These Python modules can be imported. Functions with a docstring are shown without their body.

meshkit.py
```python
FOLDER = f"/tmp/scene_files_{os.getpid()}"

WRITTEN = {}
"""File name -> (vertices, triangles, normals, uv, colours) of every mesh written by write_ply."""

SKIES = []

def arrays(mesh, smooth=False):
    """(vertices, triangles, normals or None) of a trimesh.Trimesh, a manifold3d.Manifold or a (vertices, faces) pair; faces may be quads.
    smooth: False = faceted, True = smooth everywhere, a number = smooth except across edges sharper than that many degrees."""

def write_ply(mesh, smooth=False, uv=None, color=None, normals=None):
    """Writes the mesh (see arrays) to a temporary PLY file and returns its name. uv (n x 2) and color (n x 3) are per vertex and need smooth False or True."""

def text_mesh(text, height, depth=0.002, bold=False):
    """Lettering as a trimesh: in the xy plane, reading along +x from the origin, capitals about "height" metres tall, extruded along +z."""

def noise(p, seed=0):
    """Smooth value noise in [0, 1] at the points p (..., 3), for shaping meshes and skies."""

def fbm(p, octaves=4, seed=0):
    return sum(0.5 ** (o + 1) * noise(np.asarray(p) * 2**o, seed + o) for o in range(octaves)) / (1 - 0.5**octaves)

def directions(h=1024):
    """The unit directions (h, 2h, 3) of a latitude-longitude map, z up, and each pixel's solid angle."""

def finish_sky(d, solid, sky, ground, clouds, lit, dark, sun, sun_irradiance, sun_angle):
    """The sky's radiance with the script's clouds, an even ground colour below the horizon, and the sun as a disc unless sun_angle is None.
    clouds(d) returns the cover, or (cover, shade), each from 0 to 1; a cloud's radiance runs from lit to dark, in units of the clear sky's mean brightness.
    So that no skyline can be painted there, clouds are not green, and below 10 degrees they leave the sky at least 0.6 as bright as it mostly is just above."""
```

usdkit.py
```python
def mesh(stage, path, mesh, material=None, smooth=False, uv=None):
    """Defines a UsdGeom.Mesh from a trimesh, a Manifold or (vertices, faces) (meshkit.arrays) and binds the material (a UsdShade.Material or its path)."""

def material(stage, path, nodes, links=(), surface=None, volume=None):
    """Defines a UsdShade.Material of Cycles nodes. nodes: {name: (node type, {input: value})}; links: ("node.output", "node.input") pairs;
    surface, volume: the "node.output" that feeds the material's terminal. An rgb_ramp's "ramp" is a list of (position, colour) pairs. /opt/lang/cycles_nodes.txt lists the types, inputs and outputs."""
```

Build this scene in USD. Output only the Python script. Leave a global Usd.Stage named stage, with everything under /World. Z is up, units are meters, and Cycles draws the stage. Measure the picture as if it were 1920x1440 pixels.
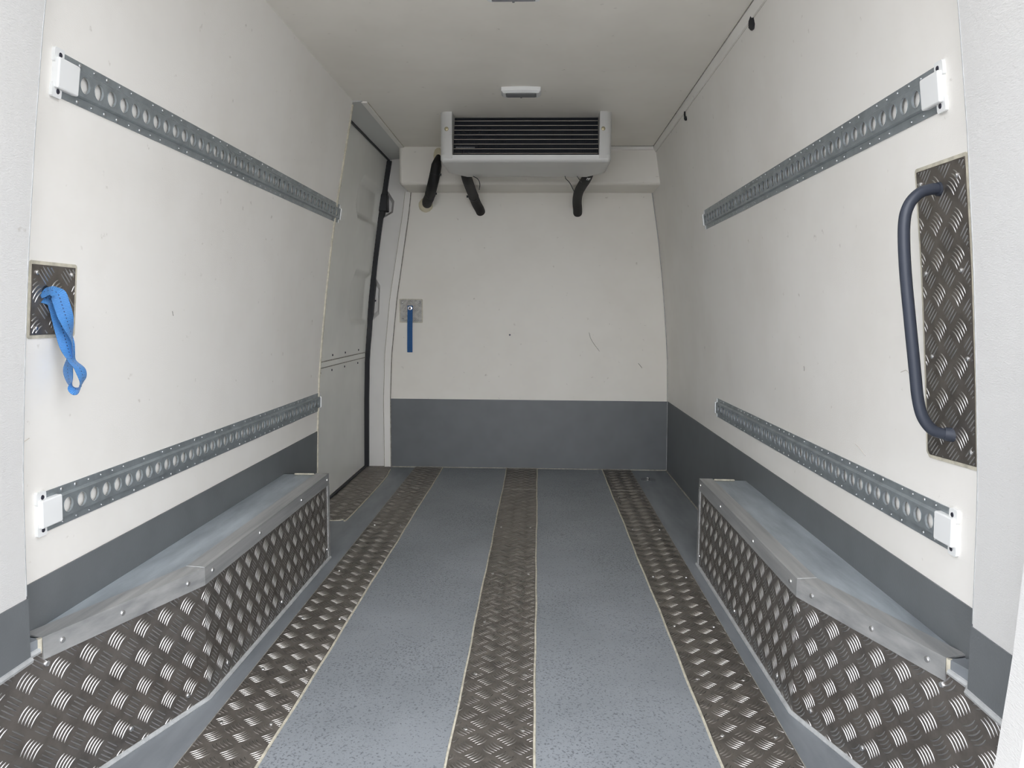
import math, random
import numpy as np
import trimesh
import manifold3d as m3
from shapely.geometry import Polygon, Point, box as sbox
from pxr import Usd, UsdGeom, UsdLux, UsdShade, Gf, Sdf
import usdkit, meshkit

random.seed(7)
np.random.seed(7)
stage = Usd.Stage.CreateInMemory()
UsdGeom.SetStageUpAxis(stage, UsdGeom.Tokens.z)
UsdGeom.SetStageMetersPerUnit(stage, 1.0)
UsdGeom.Xform.Define(stage, "/World")
UsdGeom.Scope.Define(stage, "/World/Looks")

# ------------------------------------------------------------------ camera, sky, exposure
cam = UsdGeom.Camera.Define(stage, "/World/Camera")
cam.CreateHorizontalApertureAttr(36.0)
cam.CreateVerticalApertureAttr(27.0)
cam.CreateFocalLengthAttr(36.0 * 1395.0 / 1920.0)
cam.CreateClippingRangeAttr(Gf.Vec2f(0.02, 200.0))
cam.CreateExposureAttr(0.65)
CAM = np.array([0.0, 0.0, 0.80])
fwd = np.array([(1010.0 - 960.0) / 1395.0, (588.0 - 720.0) / 1395.0, 1.0])
fwd /= np.linalg.norm(fwd)                       # the van's long axis seen in camera axes (x right, y down, z forward)
upc = np.array([math.sin(0.010), -math.cos(0.010), 0.0])
upc -= fwd * (upc @ fwd)
upc /= np.linalg.norm(upc)
rgt = np.cross(-upc, fwd)
RW = np.stack([rgt, fwd, upc])                   # rows: world x, y, z in camera axes
M = np.eye(4)
M[0, :3] = RW[:, 0]
M[1, :3] = -RW[:, 1]
M[2, :3] = -RW[:, 2]
M[3, :3] = CAM
cam.AddTransformOp().Set(Gf.Matrix4d(*M.ravel().tolist()))

sky = UsdLux.DomeLight.Define(stage, "/World/Sky")
sky.CreateIntensityAttr(1.0)
sky.CreateColorAttr(Gf.Vec3f(0.96, 0.98, 1.03))

# ------------------------------------------------------------------ naming and tagging helpers
_used = {}


def numbered(parent, name):
    k = (parent, name)
    n = _used.get(k, 0)
    _used[k] = n + 1
    return name if n == 0 else f"{name}_{n:03d}"


def path_of(parent):
    if parent is None:
        return "/World"
    return str(parent.GetPath())


def tag(p, label=None, cat=None, group=None, kind=None):
    for k, v in (("label", label), ("category", cat), ("group", group), ("kind", kind)):
        if v:
            p.SetCustomDataByKey(k, v)
    return p


_locs = {}


def obj(name, mesh, mat, parent=None, smooth=30, label=None, cat=None, group=None, kind=None, uv=None):
    """One Mesh prim; the mesh is given in world metres and moved into its parent's frame."""
    pp = path_of(parent)
    v, f = as_vf(mesh)
    if parent is not None:
        v = v - np.array(_locs.get(pp, (0, 0, 0)))
    p = usdkit.mesh(stage, pp + "/" + numbered(pp, name), trimesh.Trimesh(v, f, process=False), MAT[mat], smooth=smooth, uv=uv).GetPrim()
    return tag(p, label, cat, group, kind)


def thing_at(name, label, cat, loc, group=None, kind=None):
    x = UsdGeom.Xform.Define(stage, "/World/" + numbered("/World", name))
    x.AddTranslateOp().Set(Gf.Vec3d(*map(float, loc)))
    _locs[str(x.GetPath())] = tuple(map(float, loc))
    return tag(x.GetPrim(), label, cat, group, kind)


def as_vf(mesh):
    if hasattr(mesh, "to_mesh"):
        m = mesh.to_mesh()
        return np.array(m.vert_properties[:, :3], float), np.array(m.tri_verts, int)
    if isinstance(mesh, (tuple, list)):
        v, f = np.asarray(mesh[0], float), np.asarray(mesh[1], int)
        if f.shape[1] == 4:
            f = np.vstack([f[:, [0, 1, 2]], f[:, [0, 2, 3]]])
        return v, f
    return np.array(mesh.vertices, float), np.array(mesh.faces, int)


# ------------------------------------------------------------------ shape helpers
def bx(x0, x1, y0, y1, z0, z1):
    b = trimesh.creation.box([abs(x1 - x0), abs(y1 - y0), abs(z1 - z0)])
    b.apply_translation([(x0 + x1) / 2, (y0 + y1) / 2, (z0 + z1) / 2])
    return b


def cat_(*ms):
    out = []
    for m in ms:
        v, f = as_vf(m)
        out.append(trimesh.Trimesh(v, f, process=False))
    return trimesh.util.concatenate(out)


def mapped(mesh, fn, flip=False):
    v, f = as_vf(mesh)
    v = fn(v)
    return trimesh.Trimesh(v, f[:, ::-1] if flip else f, process=False)


def framed(mesh, o, u, v, n):
    """Local (u, v, n) coordinates to the world."""
    u, v, n = (np.asarray(a, float) for a in (u, v, n))
    flip = np.dot(np.cross(u, v), n) < 0
    return mapped(mesh, lambda p: np.asarray(o, float) + p[:, :1] * u + p[:, 1:2] * v + p[:, 2:] * n, flip)


def extr(poly, h, z0=0.0):
    m = trimesh.creation.extrude_polygon(poly, h, engine="earcut")
    m.apply_translation([0, 0, z0])
    return m


def rbox(x0, x1, y0, y1, z0, z1, r, seg=12):
    s = m3.Manifold.sphere(r, seg)
    pts = [s.translate((x, y, z)) for x in (x0 + r, x1 - r) for y in (y0 + r, y1 - r) for z in (z0 + r, z1 - r)]
    return m3.Manifold.batch_hull(pts)


def catmull(pts, n=8):
    pts = np.asarray(pts, float)
    P = np.vstack([2 * pts[0] - pts[1], pts, 2 * pts[-1] - pts[-2]])
    out = []
    for i in range(1, len(P) - 2):
        for t in np.linspace(0, 1, n, endpoint=False):
            a, b, c, d = P[i - 1:i + 3]
            out.append(0.5 * (2 * b + (c - a) * t + (2 * a - 5 * b + 4 * c - d) * t * t + (3 * b - a - 3 * c + d) * t ** 3))
    out.append(pts[-1])
    return np.array(out)


def tube(path, r, n=14, cap=True):
    path = np.asarray(path, float)
    r = np.full(len(path), r) if np.ndim(r) == 0 else np.asarray(r)
    T = np.gradient(path, axis=0)
    T /= np.linalg.norm(T, axis=1, keepdims=True)
    a = np.array([0, 0, 1.0]) if abs(T[0][2]) < 0.9 else np.array([1.0, 0, 0])
    N = np.cross(T[0], a)
    N /= np.linalg.norm(N)
    V = []
    th = np.linspace(0, 2 * np.pi, n, endpoint=False)
    for i, p in enumerate(path):
        N = N - T[i] * (N @ T[i])
        N /= np.linalg.norm(N)
        B = np.cross(T[i], N)
        V.append(p + r[i] * (np.cos(th)[:, None] * N + np.sin(th)[:, None] * B))
    V = np.vstack(V)
    F = []
    for i in range(len(path) - 1):
        for j in range(n):
            k = (j + 1) % n
            F += [[i * n + j, i * n + k, (i + 1) * n + k], [i * n + j, (i + 1) * n + k, (i + 1) * n + j]]
    if cap:
        V = np.vstack([V, path[0], path[-1]])
        a, b = len(V) - 2, len(V) - 1
        e = (len(path) - 1) * n
        for j in range(n):
            k = (j + 1) % n
            F += [[a, k, j], [b, e + j, e + k]]
    return trimesh.Trimesh(V, np.array(F), process=False)


def ribbon(path, wdir, w, t, taper=None):
    """Webbing: a strip of width w and thickness t along path; wdir is the width direction at each point. Returns mesh, uv (u across, v metres along)."""
    path, wdir = np.asarray(path, float), np.asarray(wdir, float)
    T = np.gradient(path, axis=0)
    T /= np.linalg.norm(T, axis=1, keepdims=True)
    wdir = wdir - T * np.sum(wdir * T, 1, keepdims=True)
    wdir /= np.linalg.norm(wdir, axis=1, keepdims=True)
    N = np.cross(T, wdir)
    s = np.concatenate([[0], np.cumsum(np.linalg.norm(np.diff(path, axis=0), axis=1))])
    us = np.array([-0.5, -0.25, 0, 0.25, 0.5, 0.5, 0.25, 0, -0.25, -0.5])
    hs = np.array([0.25, 0.5, 0.5, 0.5, 0.25, -0.25, -0.5, -0.5, -0.5, -0.25])
    k = len(us)
    V, UV = [], []
    for i in range(len(path)):
        V.append(path[i] + us[:, None] * w * wdir[i] + hs[:, None] * t * N[i])
        UV.append(np.stack([us + 0.5, np.full(k, s[i])], 1))
    V, UV = np.vstack(V), np.vstack(UV)
    F = []
    for i in range(len(path) - 1):
        for j in range(k):
            q = (j + 1) % k
            F += [[i * k + j, i * k + q, (i + 1) * k + q], [i * k + j, (i + 1) * k + q, (i + 1) * k + j]]
    e = (len(path) - 1) * k
    for j in range(1, k - 1):
        F += [[0, j + 1, j], [e, e + j, e + j + 1]]
    return trimesh.Trimesh(V, np.array(F), process=False), UV


def dome_head(r, h, n=10):
    """A rivet or screw head: flat bottom at z = 0, rounded top."""
    return trimesh.creation.revolve(np.array([[0, 0], [r, 0], [r * 0.92, h * 0.55], [r * 0.6, h * 0.95], [0, h]])[::-1], sections=n)


def lathe(pts, n=24):
    return trimesh.creation.revolve(np.array(pts, float), sections=n)


# ------------------------------------------------------------------ materials
MAT = {}


def mk(name, nodes, links, surface="p.BSDF"):
    MAT[name] = usdkit.material(stage, "/World/Looks/" + name, nodes, links, surface=surface)


def plain(name, col, rough=0.5, metal=0.0, spec=0.5, bump=0.0, bscale=200.0, vary=0.0, vscale=6.0, col2=None):
    nodes = {"g": ("geometry", {}), "p": ("principled_bsdf", {"base_color": col, "roughness": rough, "metallic": metal, "specular_ior_level": spec})}
    links = []
    if vary > 0 or col2 is not None:
        c2 = col2 if col2 is not None else tuple(c * (1 - vary) for c in col)
        nodes["n"] = ("noise_texture", {"scale": vscale, "detail": 5.0, "roughness": 0.6})
        nodes["r"] = ("rgb_ramp", {"ramp": [(0.3, c2), (0.62, col)]})
        links += [("g.position", "n.vector"), ("n.fac", "r.fac"), ("r.color", "p.base_color")]
    if bump > 0:
        nodes["bn"] = ("noise_texture", {"scale": bscale, "detail": 3.0})
        nodes["b"] = ("bump", {"strength": bump, "distance": 0.002})
        links += [("g.position", "bn.vector"), ("bn.fac", "b.height"), ("b.normal", "p.normal")]
    mk(name, nodes, links)


def stained_white(name, col, dirt, amount, rough=0.5, weave=0.15):
    """Glass-fibre lining: white gelcoat with faint scuffs and a fine woven relief."""
    nodes = {
        "g": ("geometry", {}),
        "big": ("noise_texture", {"scale": 2.2, "detail": 6.0, "roughness": 0.62}),
        "bigr": ("rgb_ramp", {"ramp": [(0.42, (0, 0, 0)), (0.75, (amount, amount, amount))]}),
        "sp": ("noise_texture", {"scale": 38.0, "detail": 3.0, "roughness": 0.55}),
        "spr": ("rgb_ramp", {"ramp": [(0.70, (0, 0, 0)), (0.78, (0.5, 0.5, 0.5))]}),
        "mx": ("mix_color", {"a": col, "b": dirt}),
        "mx2": ("mix_color", {"b": tuple(c * 0.75 for c in dirt)}),
        "p": ("principled_bsdf", {"roughness": rough, "specular_ior_level": 0.4}),
        "map": ("mapping", {"scale": (1.0, 1.0, 2.6)}),
        "bn": ("noise_texture", {"scale": 210.0, "detail": 2.0}),
        "b": ("bump", {"strength": weave, "distance": 0.002}),
    }
    links = [("g.position", "big.vector"), ("big.fac", "bigr.fac"), ("bigr.color", "mx.fac"), ("g.position", "sp.vector"), ("sp.fac", "spr.fac"),
             ("mx.result", "mx2.a"), ("spr.color", "mx2.fac"), ("mx2.result", "p.base_color"),
             ("g.position", "map.vector"), ("map.vector", "bn.vector"), ("bn.fac", "b.height"), ("b.normal", "p.normal")]
    mk(name, nodes, links)


stained_white("white_lining", (0.90, 0.88, 0.835), (0.60, 0.55, 0.47), 0.22, 0.5, 0.10)
stained_white("white_weave", (0.64, 0.635, 0.62), (0.58, 0.54, 0.48), 0.15, 0.55, 0.30)  # white darkened in its colour to hold back the light near the opening
stained_white("warmlit_bulkhead", (0.90, 0.87, 0.80), (0.62, 0.56, 0.47), 0.22, 0.5, 0.08)  # warm tone of light bounced deep inside, painted into the white
stained_white("warmlit_ceiling", (0.92, 0.885, 0.81), (0.60, 0.56, 0.48), 0.25, 0.5, 0.08)  # bounced warm light put into the ceiling colour as well
plain("grey_vinyl", (0.150, 0.161, 0.168), 0.42, bump=0.12, bscale=260, vary=0.12, vscale=9)
plain("door_paint", (0.88, 0.88, 0.83), 0.35, vary=0.10, vscale=3)
plain("body_paint", (0.80, 0.785, 0.75), 0.32, vary=0.06, vscale=5)
plain("header_paint", (0.60, 0.61, 0.59), 0.4)
plain("door_trim_grey", (0.30, 0.31, 0.32), 0.6)  # inner face of the added rear doors, darkened to cut bounced light
plain("cream_sealant", (0.62, 0.58, 0.47), 0.6, vary=0.35, vscale=60)
plain("grey_sealant", (0.47, 0.48, 0.48), 0.5, vary=0.25, vscale=50)
plain("dirty_sealant", (0.40, 0.38, 0.33), 0.6, vary=0.5, vscale=60)
plain("black_rubber", (0.012, 0.013, 0.016), 0.5)
plain("hose_lagging", (0.010, 0.010, 0.011), 0.65, bump=0.4, bscale=120)
plain("handle_rubber", (0.035, 0.042, 0.060), 0.42, bump=0.05)
plain("white_plastic", (0.84, 0.85, 0.84), 0.30)
plain("unit_plastic", (0.60, 0.60, 0.58), 0.32, vary=0.06, vscale=6)
plain("lens_grey", (0.22, 0.225, 0.24), 0.25)
plain("coil_dark", (0.018, 0.022, 0.030), 0.5)
plain("coil_fin", (0.035, 0.04, 0.05), 0.5, metal=0.5)
plain("coil_tube", (0.34, 0.31, 0.27), 0.45, metal=0.3)
plain("screw_steel", (0.72, 0.72, 0.72), 0.25, metal=1.0)
plain("screw_dark", (0.05, 0.05, 0.07), 0.4, metal=0.5)
plain("brass_screw", (0.42, 0.38, 0.25), 0.35, metal=0.8)
plain("chrome", (0.85, 0.85, 0.86), 0.10, metal=1.0)
plain("foam", (0.70, 0.64, 0.47), 0.8, bump=0.5, bscale=60)
plain("asphalt", (0.30, 0.29, 0.28), 0.85, vary=0.3, vscale=30)
plain("faint_scuff", (0.62, 0.57, 0.50), 0.7)
plain("scuff", (0.33, 0.31, 0.28), 0.7)
plain("tread_base", (0.29, 0.262, 0.238), 0.42, metal=0.85, vary=0.35, vscale=25)
plain("tread_bar", (0.62, 0.61, 0.60), 0.34, metal=1.0, vary=0.25, vscale=12)
plain("tread_floor", (0.26, 0.235, 0.210), 0.48, metal=0.75, vary=0.35, vscale=18)
plain("tread_floor_bar", (0.43, 0.41, 0.385), 0.34, metal=1.0, vary=0.3, vscale=14)
plain("tread_worn", (0.46, 0.45, 0.42), 0.5, metal=0.5, vary=0.35, vscale=60)
plain("rivet_zinc", (0.52, 0.54, 0.55), 0.35, metal=0.9)
plain("galvanised", (0.38, 0.42, 0.44), 0.45, metal=0.6, vary=0.22, vscale=30)

# aluminium angle on the wheel boxes: brushed along, smudged grey
mk("angle_alloy", {
    "g": ("geometry", {}), "m": ("mapping", {"scale": (60.0, 3.0, 60.0)}), "n": ("noise_texture", {"scale": 1.0, "detail": 4.0}),
    "r": ("rgb_ramp", {"ramp": [(0.3, (0.33, 0.335, 0.335)), (0.7, (0.50, 0.50, 0.49))]}),
    "p": ("principled_bsdf", {"metallic": 0.45, "roughness": 0.42})},
   [("g.position", "m.vector"), ("m.vector", "n.vector"), ("n.fac", "r.fac"), ("r.color", "p.base_color")])

# smooth grey floor, rubbed lighter in long smears
mk("grey_floor", {
    "g": ("geometry", {}), "m": ("mapping", {"scale": (7.0, 1.4, 7.0)}), "n": ("noise_texture", {"scale": 1.6, "detail": 6.0, "roughness": 0.6}),
    "r": ("rgb_ramp", {"ramp": [(0.32, (0.165, 0.18, 0.195)), (0.68, (0.27, 0.29, 0.31))]}),
    "p": ("principled_bsdf", {"roughness": 0.45}), "bn": ("noise_texture", {"scale": 300.0}), "b": ("bump", {"strength": 0.08, "distance": 0.002})},
   [("g.position", "m.vector"), ("m.vector", "n.vector"), ("n.fac", "r.fac"), ("r.color", "p.base_color"),
    ("g.position", "bn.vector"), ("bn.fac", "b.height"), ("b.normal", "p.normal")])

mk("box_grey", {
    "g": ("geometry", {}), "m": ("mapping", {"scale": (9.0, 1.6, 9.0), "rotation": (0.0, 0.0, 0.25)}), "n": ("noise_texture", {"scale": 1.3, "detail": 6.0, "roughness": 0.62}),
    "r": ("rgb_ramp", {"ramp": [(0.34, (0.225, 0.25, 0.27)), (0.66, (0.44, 0.49, 0.525))]}),
    "p": ("principled_bsdf", {"roughness": 0.42}), "bn": ("noise_texture", {"scale": 300.0}), "b": ("bump", {"strength": 0.08, "distance": 0.002})},
   [("g.position", "m.vector"), ("m.vector", "n.vector"), ("n.fac", "r.fac"), ("r.color", "p.base_color"),
    ("g.position", "bn.vector"), ("bn.fac", "b.height"), ("b.normal", "p.normal")])

# anti-slip floor: grey with fine dark specks, thicker where traffic has worn it
mk("antislip_floor", {
    "g": ("geometry", {}),
    "n": ("noise_texture", {"scale": 3.0, "detail": 5.0, "roughness": 0.6}),
    "r": ("rgb_ramp", {"ramp": [(0.3, (0.21, 0.228, 0.245)), (0.7, (0.275, 0.295, 0.315))]}),
    "s": ("noise_texture", {"scale": 190.0, "detail": 2.0, "roughness": 0.7}),
    "wear": ("noise_texture", {"scale": 2.4, "detail": 3.0}),
    "wr": ("map_range", {"from_min": 0.35, "from_max": 0.7, "to_min": -0.02, "to_max": 0.07}),
    "add": ("math", {"math_type": "add"}),
    "sr": ("rgb_ramp", {"ramp": [(0.57, (0, 0, 0)), (0.66, (0.70, 0.70, 0.70))]}),
    "mx": ("mix_color", {"b": (0.075, 0.082, 0.095)}),
    "p": ("principled_bsdf", {"roughness": 0.5}),
    "b": ("bump", {"strength": 0.25, "distance": 0.002})},
   [("g.position", "n.vector"), ("n.fac", "r.fac"), ("g.position", "s.vector"), ("g.position", "wear.vector"), ("wear.fac", "wr.value"),
    ("s.fac", "add.value1"), ("wr.result", "add.value2"), ("add.value", "sr.fac"), ("sr.color", "mx.fac"), ("r.color", "mx.a"), ("mx.result", "p.base_color"),
    ("s.fac", "b.height"), ("b.normal", "p.normal")])


def webbing(name, col):
    """Polyester webbing: fine cross ribs and a dashed dark centre thread, from the ribbon's own uv."""
    mk(name, {
        "t": ("texture_coordinate", {}), "s": ("separate_xyz", {}),
        "w": ("math", {"math_type": "multiply", "value2": 2 * math.pi / 0.0018}), "sn": ("math", {"math_type": "sine"}),
        "c": ("math", {"math_type": "subtract", "value2": 0.5}), "ca": ("math", {"math_type": "absolute"}), "cl": ("math", {"math_type": "less_than", "value2": 0.035}),
        "d": ("math", {"math_type": "multiply", "value2": 2 * math.pi / 0.0055}), "ds": ("math", {"math_type": "sine"}), "dg": ("math", {"math_type": "greater_than", "value2": 0.2}),
        "m": ("math", {"math_type": "multiply"}), "m7": ("math", {"math_type": "multiply", "value2": 0.8}),
        "rr": ("map_range", {"from_min": -1.0, "from_max": 1.0, "to_min": 0.0, "to_max": 1.0}),
        "rm": ("mix_color", {"a": tuple(x * 0.72 for x in col), "b": col}),
        "mx": ("mix_color", {"b": (0.01, 0.025, 0.07)}),
        "b": ("bump", {"strength": 0.4, "distance": 0.001}),
        "p": ("principled_bsdf", {"roughness": 0.55, "sheen_weight": 0.2})},
       [("t.UV", "s.vector"), ("s.y", "w.value1"), ("w.value", "sn.value1"), ("s.x", "c.value1"), ("c.value", "ca.value1"), ("ca.value", "cl.value1"),
        ("s.y", "d.value1"), ("d.value", "ds.value1"), ("ds.value", "dg.value1"), ("cl.value", "m.value1"), ("dg.value", "m.value2"), ("m.value", "m7.value1"),
        ("sn.value", "rr.value"), ("rr.result", "rm.fac"), ("rm.result", "mx.a"), ("m7.value", "mx.fac"), ("mx.result", "p.base_color"),
        ("sn.value", "b.height"), ("b.normal", "p.normal")])


webbing("blue_webbing", (0.06, 0.25, 0.60))
webbing("navy_webbing", (0.03, 0.14, 0.38))

# ------------------------------------------------------------------ the load space's cross-section
CX = -0.079                                             # the van's centre line
ZS = [0, 0.36, 0.55, 0.70, 0.87, 1.05, 1.2, 1.4, 1.575, 1.70]
WS = [0.747, 0.743, 0.738, 0.727, 0.712, 0.692, 0.672, 0.640, 0.612, 0.592]
ZC, YB = 1.575, 3.795                                   # ceiling height, bulkhead


def hw(z):
    return np.interp(z, ZS, WS)


def shell(side, y0, y1, z0, z1, off=0.0, thick=0.03, shear=0.0, n=22):
    """A lining sheet that follows the wall: side -1 left, +1 right; off > 0 is outward. shear moves the far end forward with height."""
    z = np.unique(np.concatenate([np.linspace(z0, z1, n), [a for a in ZS if z0 < a < z1]]))
    inner = np.stack([hw(z) + off, z], 1)
    outer = inner + [thick, 0]
    poly = Polygon(np.vstack([inner, outer[::-1]]))
    m = extr(poly, y1 - y0, y0)
    v, f = as_vf(m)
    y = v[:, 2] + np.where(v[:, 2] > (y0 + y1) / 2, shear * v[:, 1], 0)
    V = np.stack([CX + side * v[:, 0], y, v[:, 1]], 1)
    flip = side > 0
    return trimesh.Trimesh(V, f[:, ::-1] if flip else f, process=False)


def wallframe(side, y, z, off=0.0):
    """Origin and axes (along the van, up the wall, into the room) on a side wall."""
    d = (hw(z + 0.02) - hw(z - 0.02)) / 0.04
    t = np.array([side * d, 0, 1.0])
    t /= np.linalg.norm(t)
    n = np.array([-side, 0, d])
    n /= np.linalg.norm(n)
    return np.array([CX + side * (hw(z) + off), y, z]), np.array([0, 1.0, 0]), t, n


# ------------------------------------------------------------------ chequer plate
PITCH = 0.0555


def chequer(poly, off, riseA=1, bulgeA=(-1, 1), bulgeB=(-1, -1), L=0.0265, wid=0.0029, h=0.0013, gap=0.0068, pitch=PITCH, inset=0.001):
    """Five-bar tread pattern over a shapely polygon, as one mesh of bars in (u, v, height) coordinates, split in A and B groups."""
    x0, y0, x1, y1 = poly.bounds
    inner = poly.buffer(-inset)
    from shapely.prepared import prep
    pin = prep(inner)
    safe = prep(poly.buffer(-0.03))
    out = []
    k = 7
    ts = np.linspace(-1, 1, k)
    for half in (0, 1):
        rise = riseA if half == 0 else -riseA
        bul = np.asarray(bulgeA if half == 0 else bulgeB, float) / math.sqrt(2)
        d = np.array([1, rise]) / math.sqrt(2)
        q = np.array([1, -rise]) / math.sqrt(2)
        ou, ov = off[0] + half * pitch / 2, off[1] + half * pitch / 2
        i0, i1 = math.floor((x0 - ou) / pitch) - 1, math.ceil((x1 - ou) / pitch) + 1
        j0, j1 = math.floor((y0 - ov) / pitch) - 1, math.ceil((y1 - ov) / pitch) + 1
        for i in range(i0, i1 + 1):
            for j in range(j0, j1 + 1):
                c = np.array([ou + i * pitch, ov + j * pitch])
                if not (x0 - 0.03 < c[0] < x1 + 0.03 and y0 - 0.03 < c[1] < y1 + 0.03):
                    continue
                whole = safe.contains(Point(*c))
                for g in range(-2, 3):
                    cc = c + q * gap * g - bul * 0.0014
                    t = ts
                    if not whole:
                        fine = np.linspace(-1, 1, 15)
                        P = cc + fine[:, None] * d * L / 2 + (1 - fine[:, None] ** 2) * bul * 0.0028
                        ok = [pin.contains(Point(*p)) for p in P]
                        if not any(ok):
                            continue
                        fo = fine[np.array(ok)]
                        if len(fo) < 3:
                            continue
                        t = np.linspace(fo.min(), fo.max(), k)
                    P = cc + t[:, None] * d * L / 2 + (1 - t[:, None] ** 2) * bul * 0.0028
                    T = np.gradient(P, axis=0)
                    T /= np.linalg.norm(T, axis=1, keepdims=True)
                    Nn = np.stack([-T[:, 1], T[:, 0]], 1)
                    s = np.sqrt(np.clip(1 - (np.abs(t) ** 3), 0.02, 1))
                    wv, hv = wid / 2 * (0.35 + 0.65 * s), h * s
                    ring = [(-1.0, -0.15), (-0.55, 0.75), (0.0, 1.0), (0.55, 0.75), (1.0, -0.15)]
                    out.append(np.stack([np.column_stack([P + Nn * (a * wv)[:, None], hv * b]) for a, b in ring], 1))
    out = np.array(out)                                  # bars x k x 5 x 3
    nb = len(out)
    base = []
    for a in range(k - 1):
        for b in range(4):
            p = a * 5 + b
            base += [[p, p + 5, p + 6], [p, p + 6, p + 1]]
    base = np.array(base)
    F = (base[None] + (np.arange(nb) * k * 5)[:, None, None]).reshape(-1, 3)
    V = out.reshape(-1, 3)
    # orient upwards
    n = np.cross(V[F[:, 1]] - V[F[:, 0]], V[F[:, 2]] - V[F[:, 0]])
    F[n[:, 2] < 0] = F[n[:, 2] < 0][:, ::-1]
    return V, F


# ------------------------------------------------------------------ the ground outside and the setting
obj("ground", bx(-14, 14, -16, 6, -0.75, -0.65), "asphalt", kind="structure", label="pale asphalt under and behind the van")

fl = thing_at("floor", "grey vinyl van floor between the two wheel boxes", None, (CX, 2.3, 0), kind="structure")
obj("floor_base", bx(-1.0, 0.84, 0.78, 3.90, -0.05, 0.0), "grey_floor", fl)
obj("antislip_sheet", bx(-0.486, -0.158, 0.80, 3.79, 0.0, 0.0012), "antislip_floor", fl, label="speckled anti-slip sheet left of the centre strip")
obj("antislip_sheet", bx(0.002, 0.333, 0.80, 3.79, 0.0, 0.0012), "antislip_floor", fl, label="speckled anti-slip sheet right of the centre strip")

SH = 0.066
wl = thing_at("wall_left", "white lined left side wall of the van with two lashing rails", None, (CX - 0.74, 1.9, 0), kind="structure")
obj("wall_panel", shell(-1, 0.86, 2.695, 0.0, ZC + 0.02, 0.0, 0.05, SH), "white_lining", wl, smooth=25)
wr = thing_at("wall_right", "white lined right side wall of the van with two lashing rails", None, (CX + 0.74, 2.3, 0), kind="structure")
obj("wall_panel", shell(1, 0.86, 3.86, 0.0, ZC + 0.02, 0.0, 0.05), "white_lining", wr, smooth=25)

def wall_mark(parent, side, pts, r):
    P = [wallframe(side, y, z)[0] for y, z in pts]
    obj("scuff", tube(catmull(P, 4), r, 5), "faint_scuff" if r < 0.0009 else "scuff", parent)


wall_mark(wr, 1, [(1.840, 0.676), (1.838, 0.671), (1.839, 0.665)], 0.0012)
wall_mark(wr, 1, [(1.35, 0.70), (1.33, 0.705), (1.32, 0.70)], 0.0007)
wall_mark(wr, 1, [(1.55, 0.535), (1.53, 0.53), (1.50, 0.52)], 0.0007)
wall_mark(wl, -1, [(1.12, 0.59), (1.135, 0.592), (1.15, 0.596)], 0.0008)
wall_mark(wl, -1, [(1.60, 0.80), (1.605, 0.79)], 0.0010)

wb = thing_at("wall_back", "white bulkhead at the far end of the load space", None, (CX, YB, 0), kind="structure")
zz = np.linspace(0, ZC + 0.02, 30)
left_edge = np.interp(zz, [0, 0.36, 0.579, 0.871, 1.086, 1.30, 1.40, 1.6], [-0.761, -0.759, -0.753, -0.722, -0.690, -0.658, -0.647, -0.62])
poly = Polygon(np.vstack([np.stack([left_edge, zz], 1), np.stack([CX + hw(zz) + 0.03, zz], 1)[::-1]]))
obj("bulkhead_panel", framed(extr(poly, 0.05), (0, YB, 0), (1, 0, 0), (0, 0, 1), (0, 1, 0)), "warmlit_bulkhead", wb)
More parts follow.
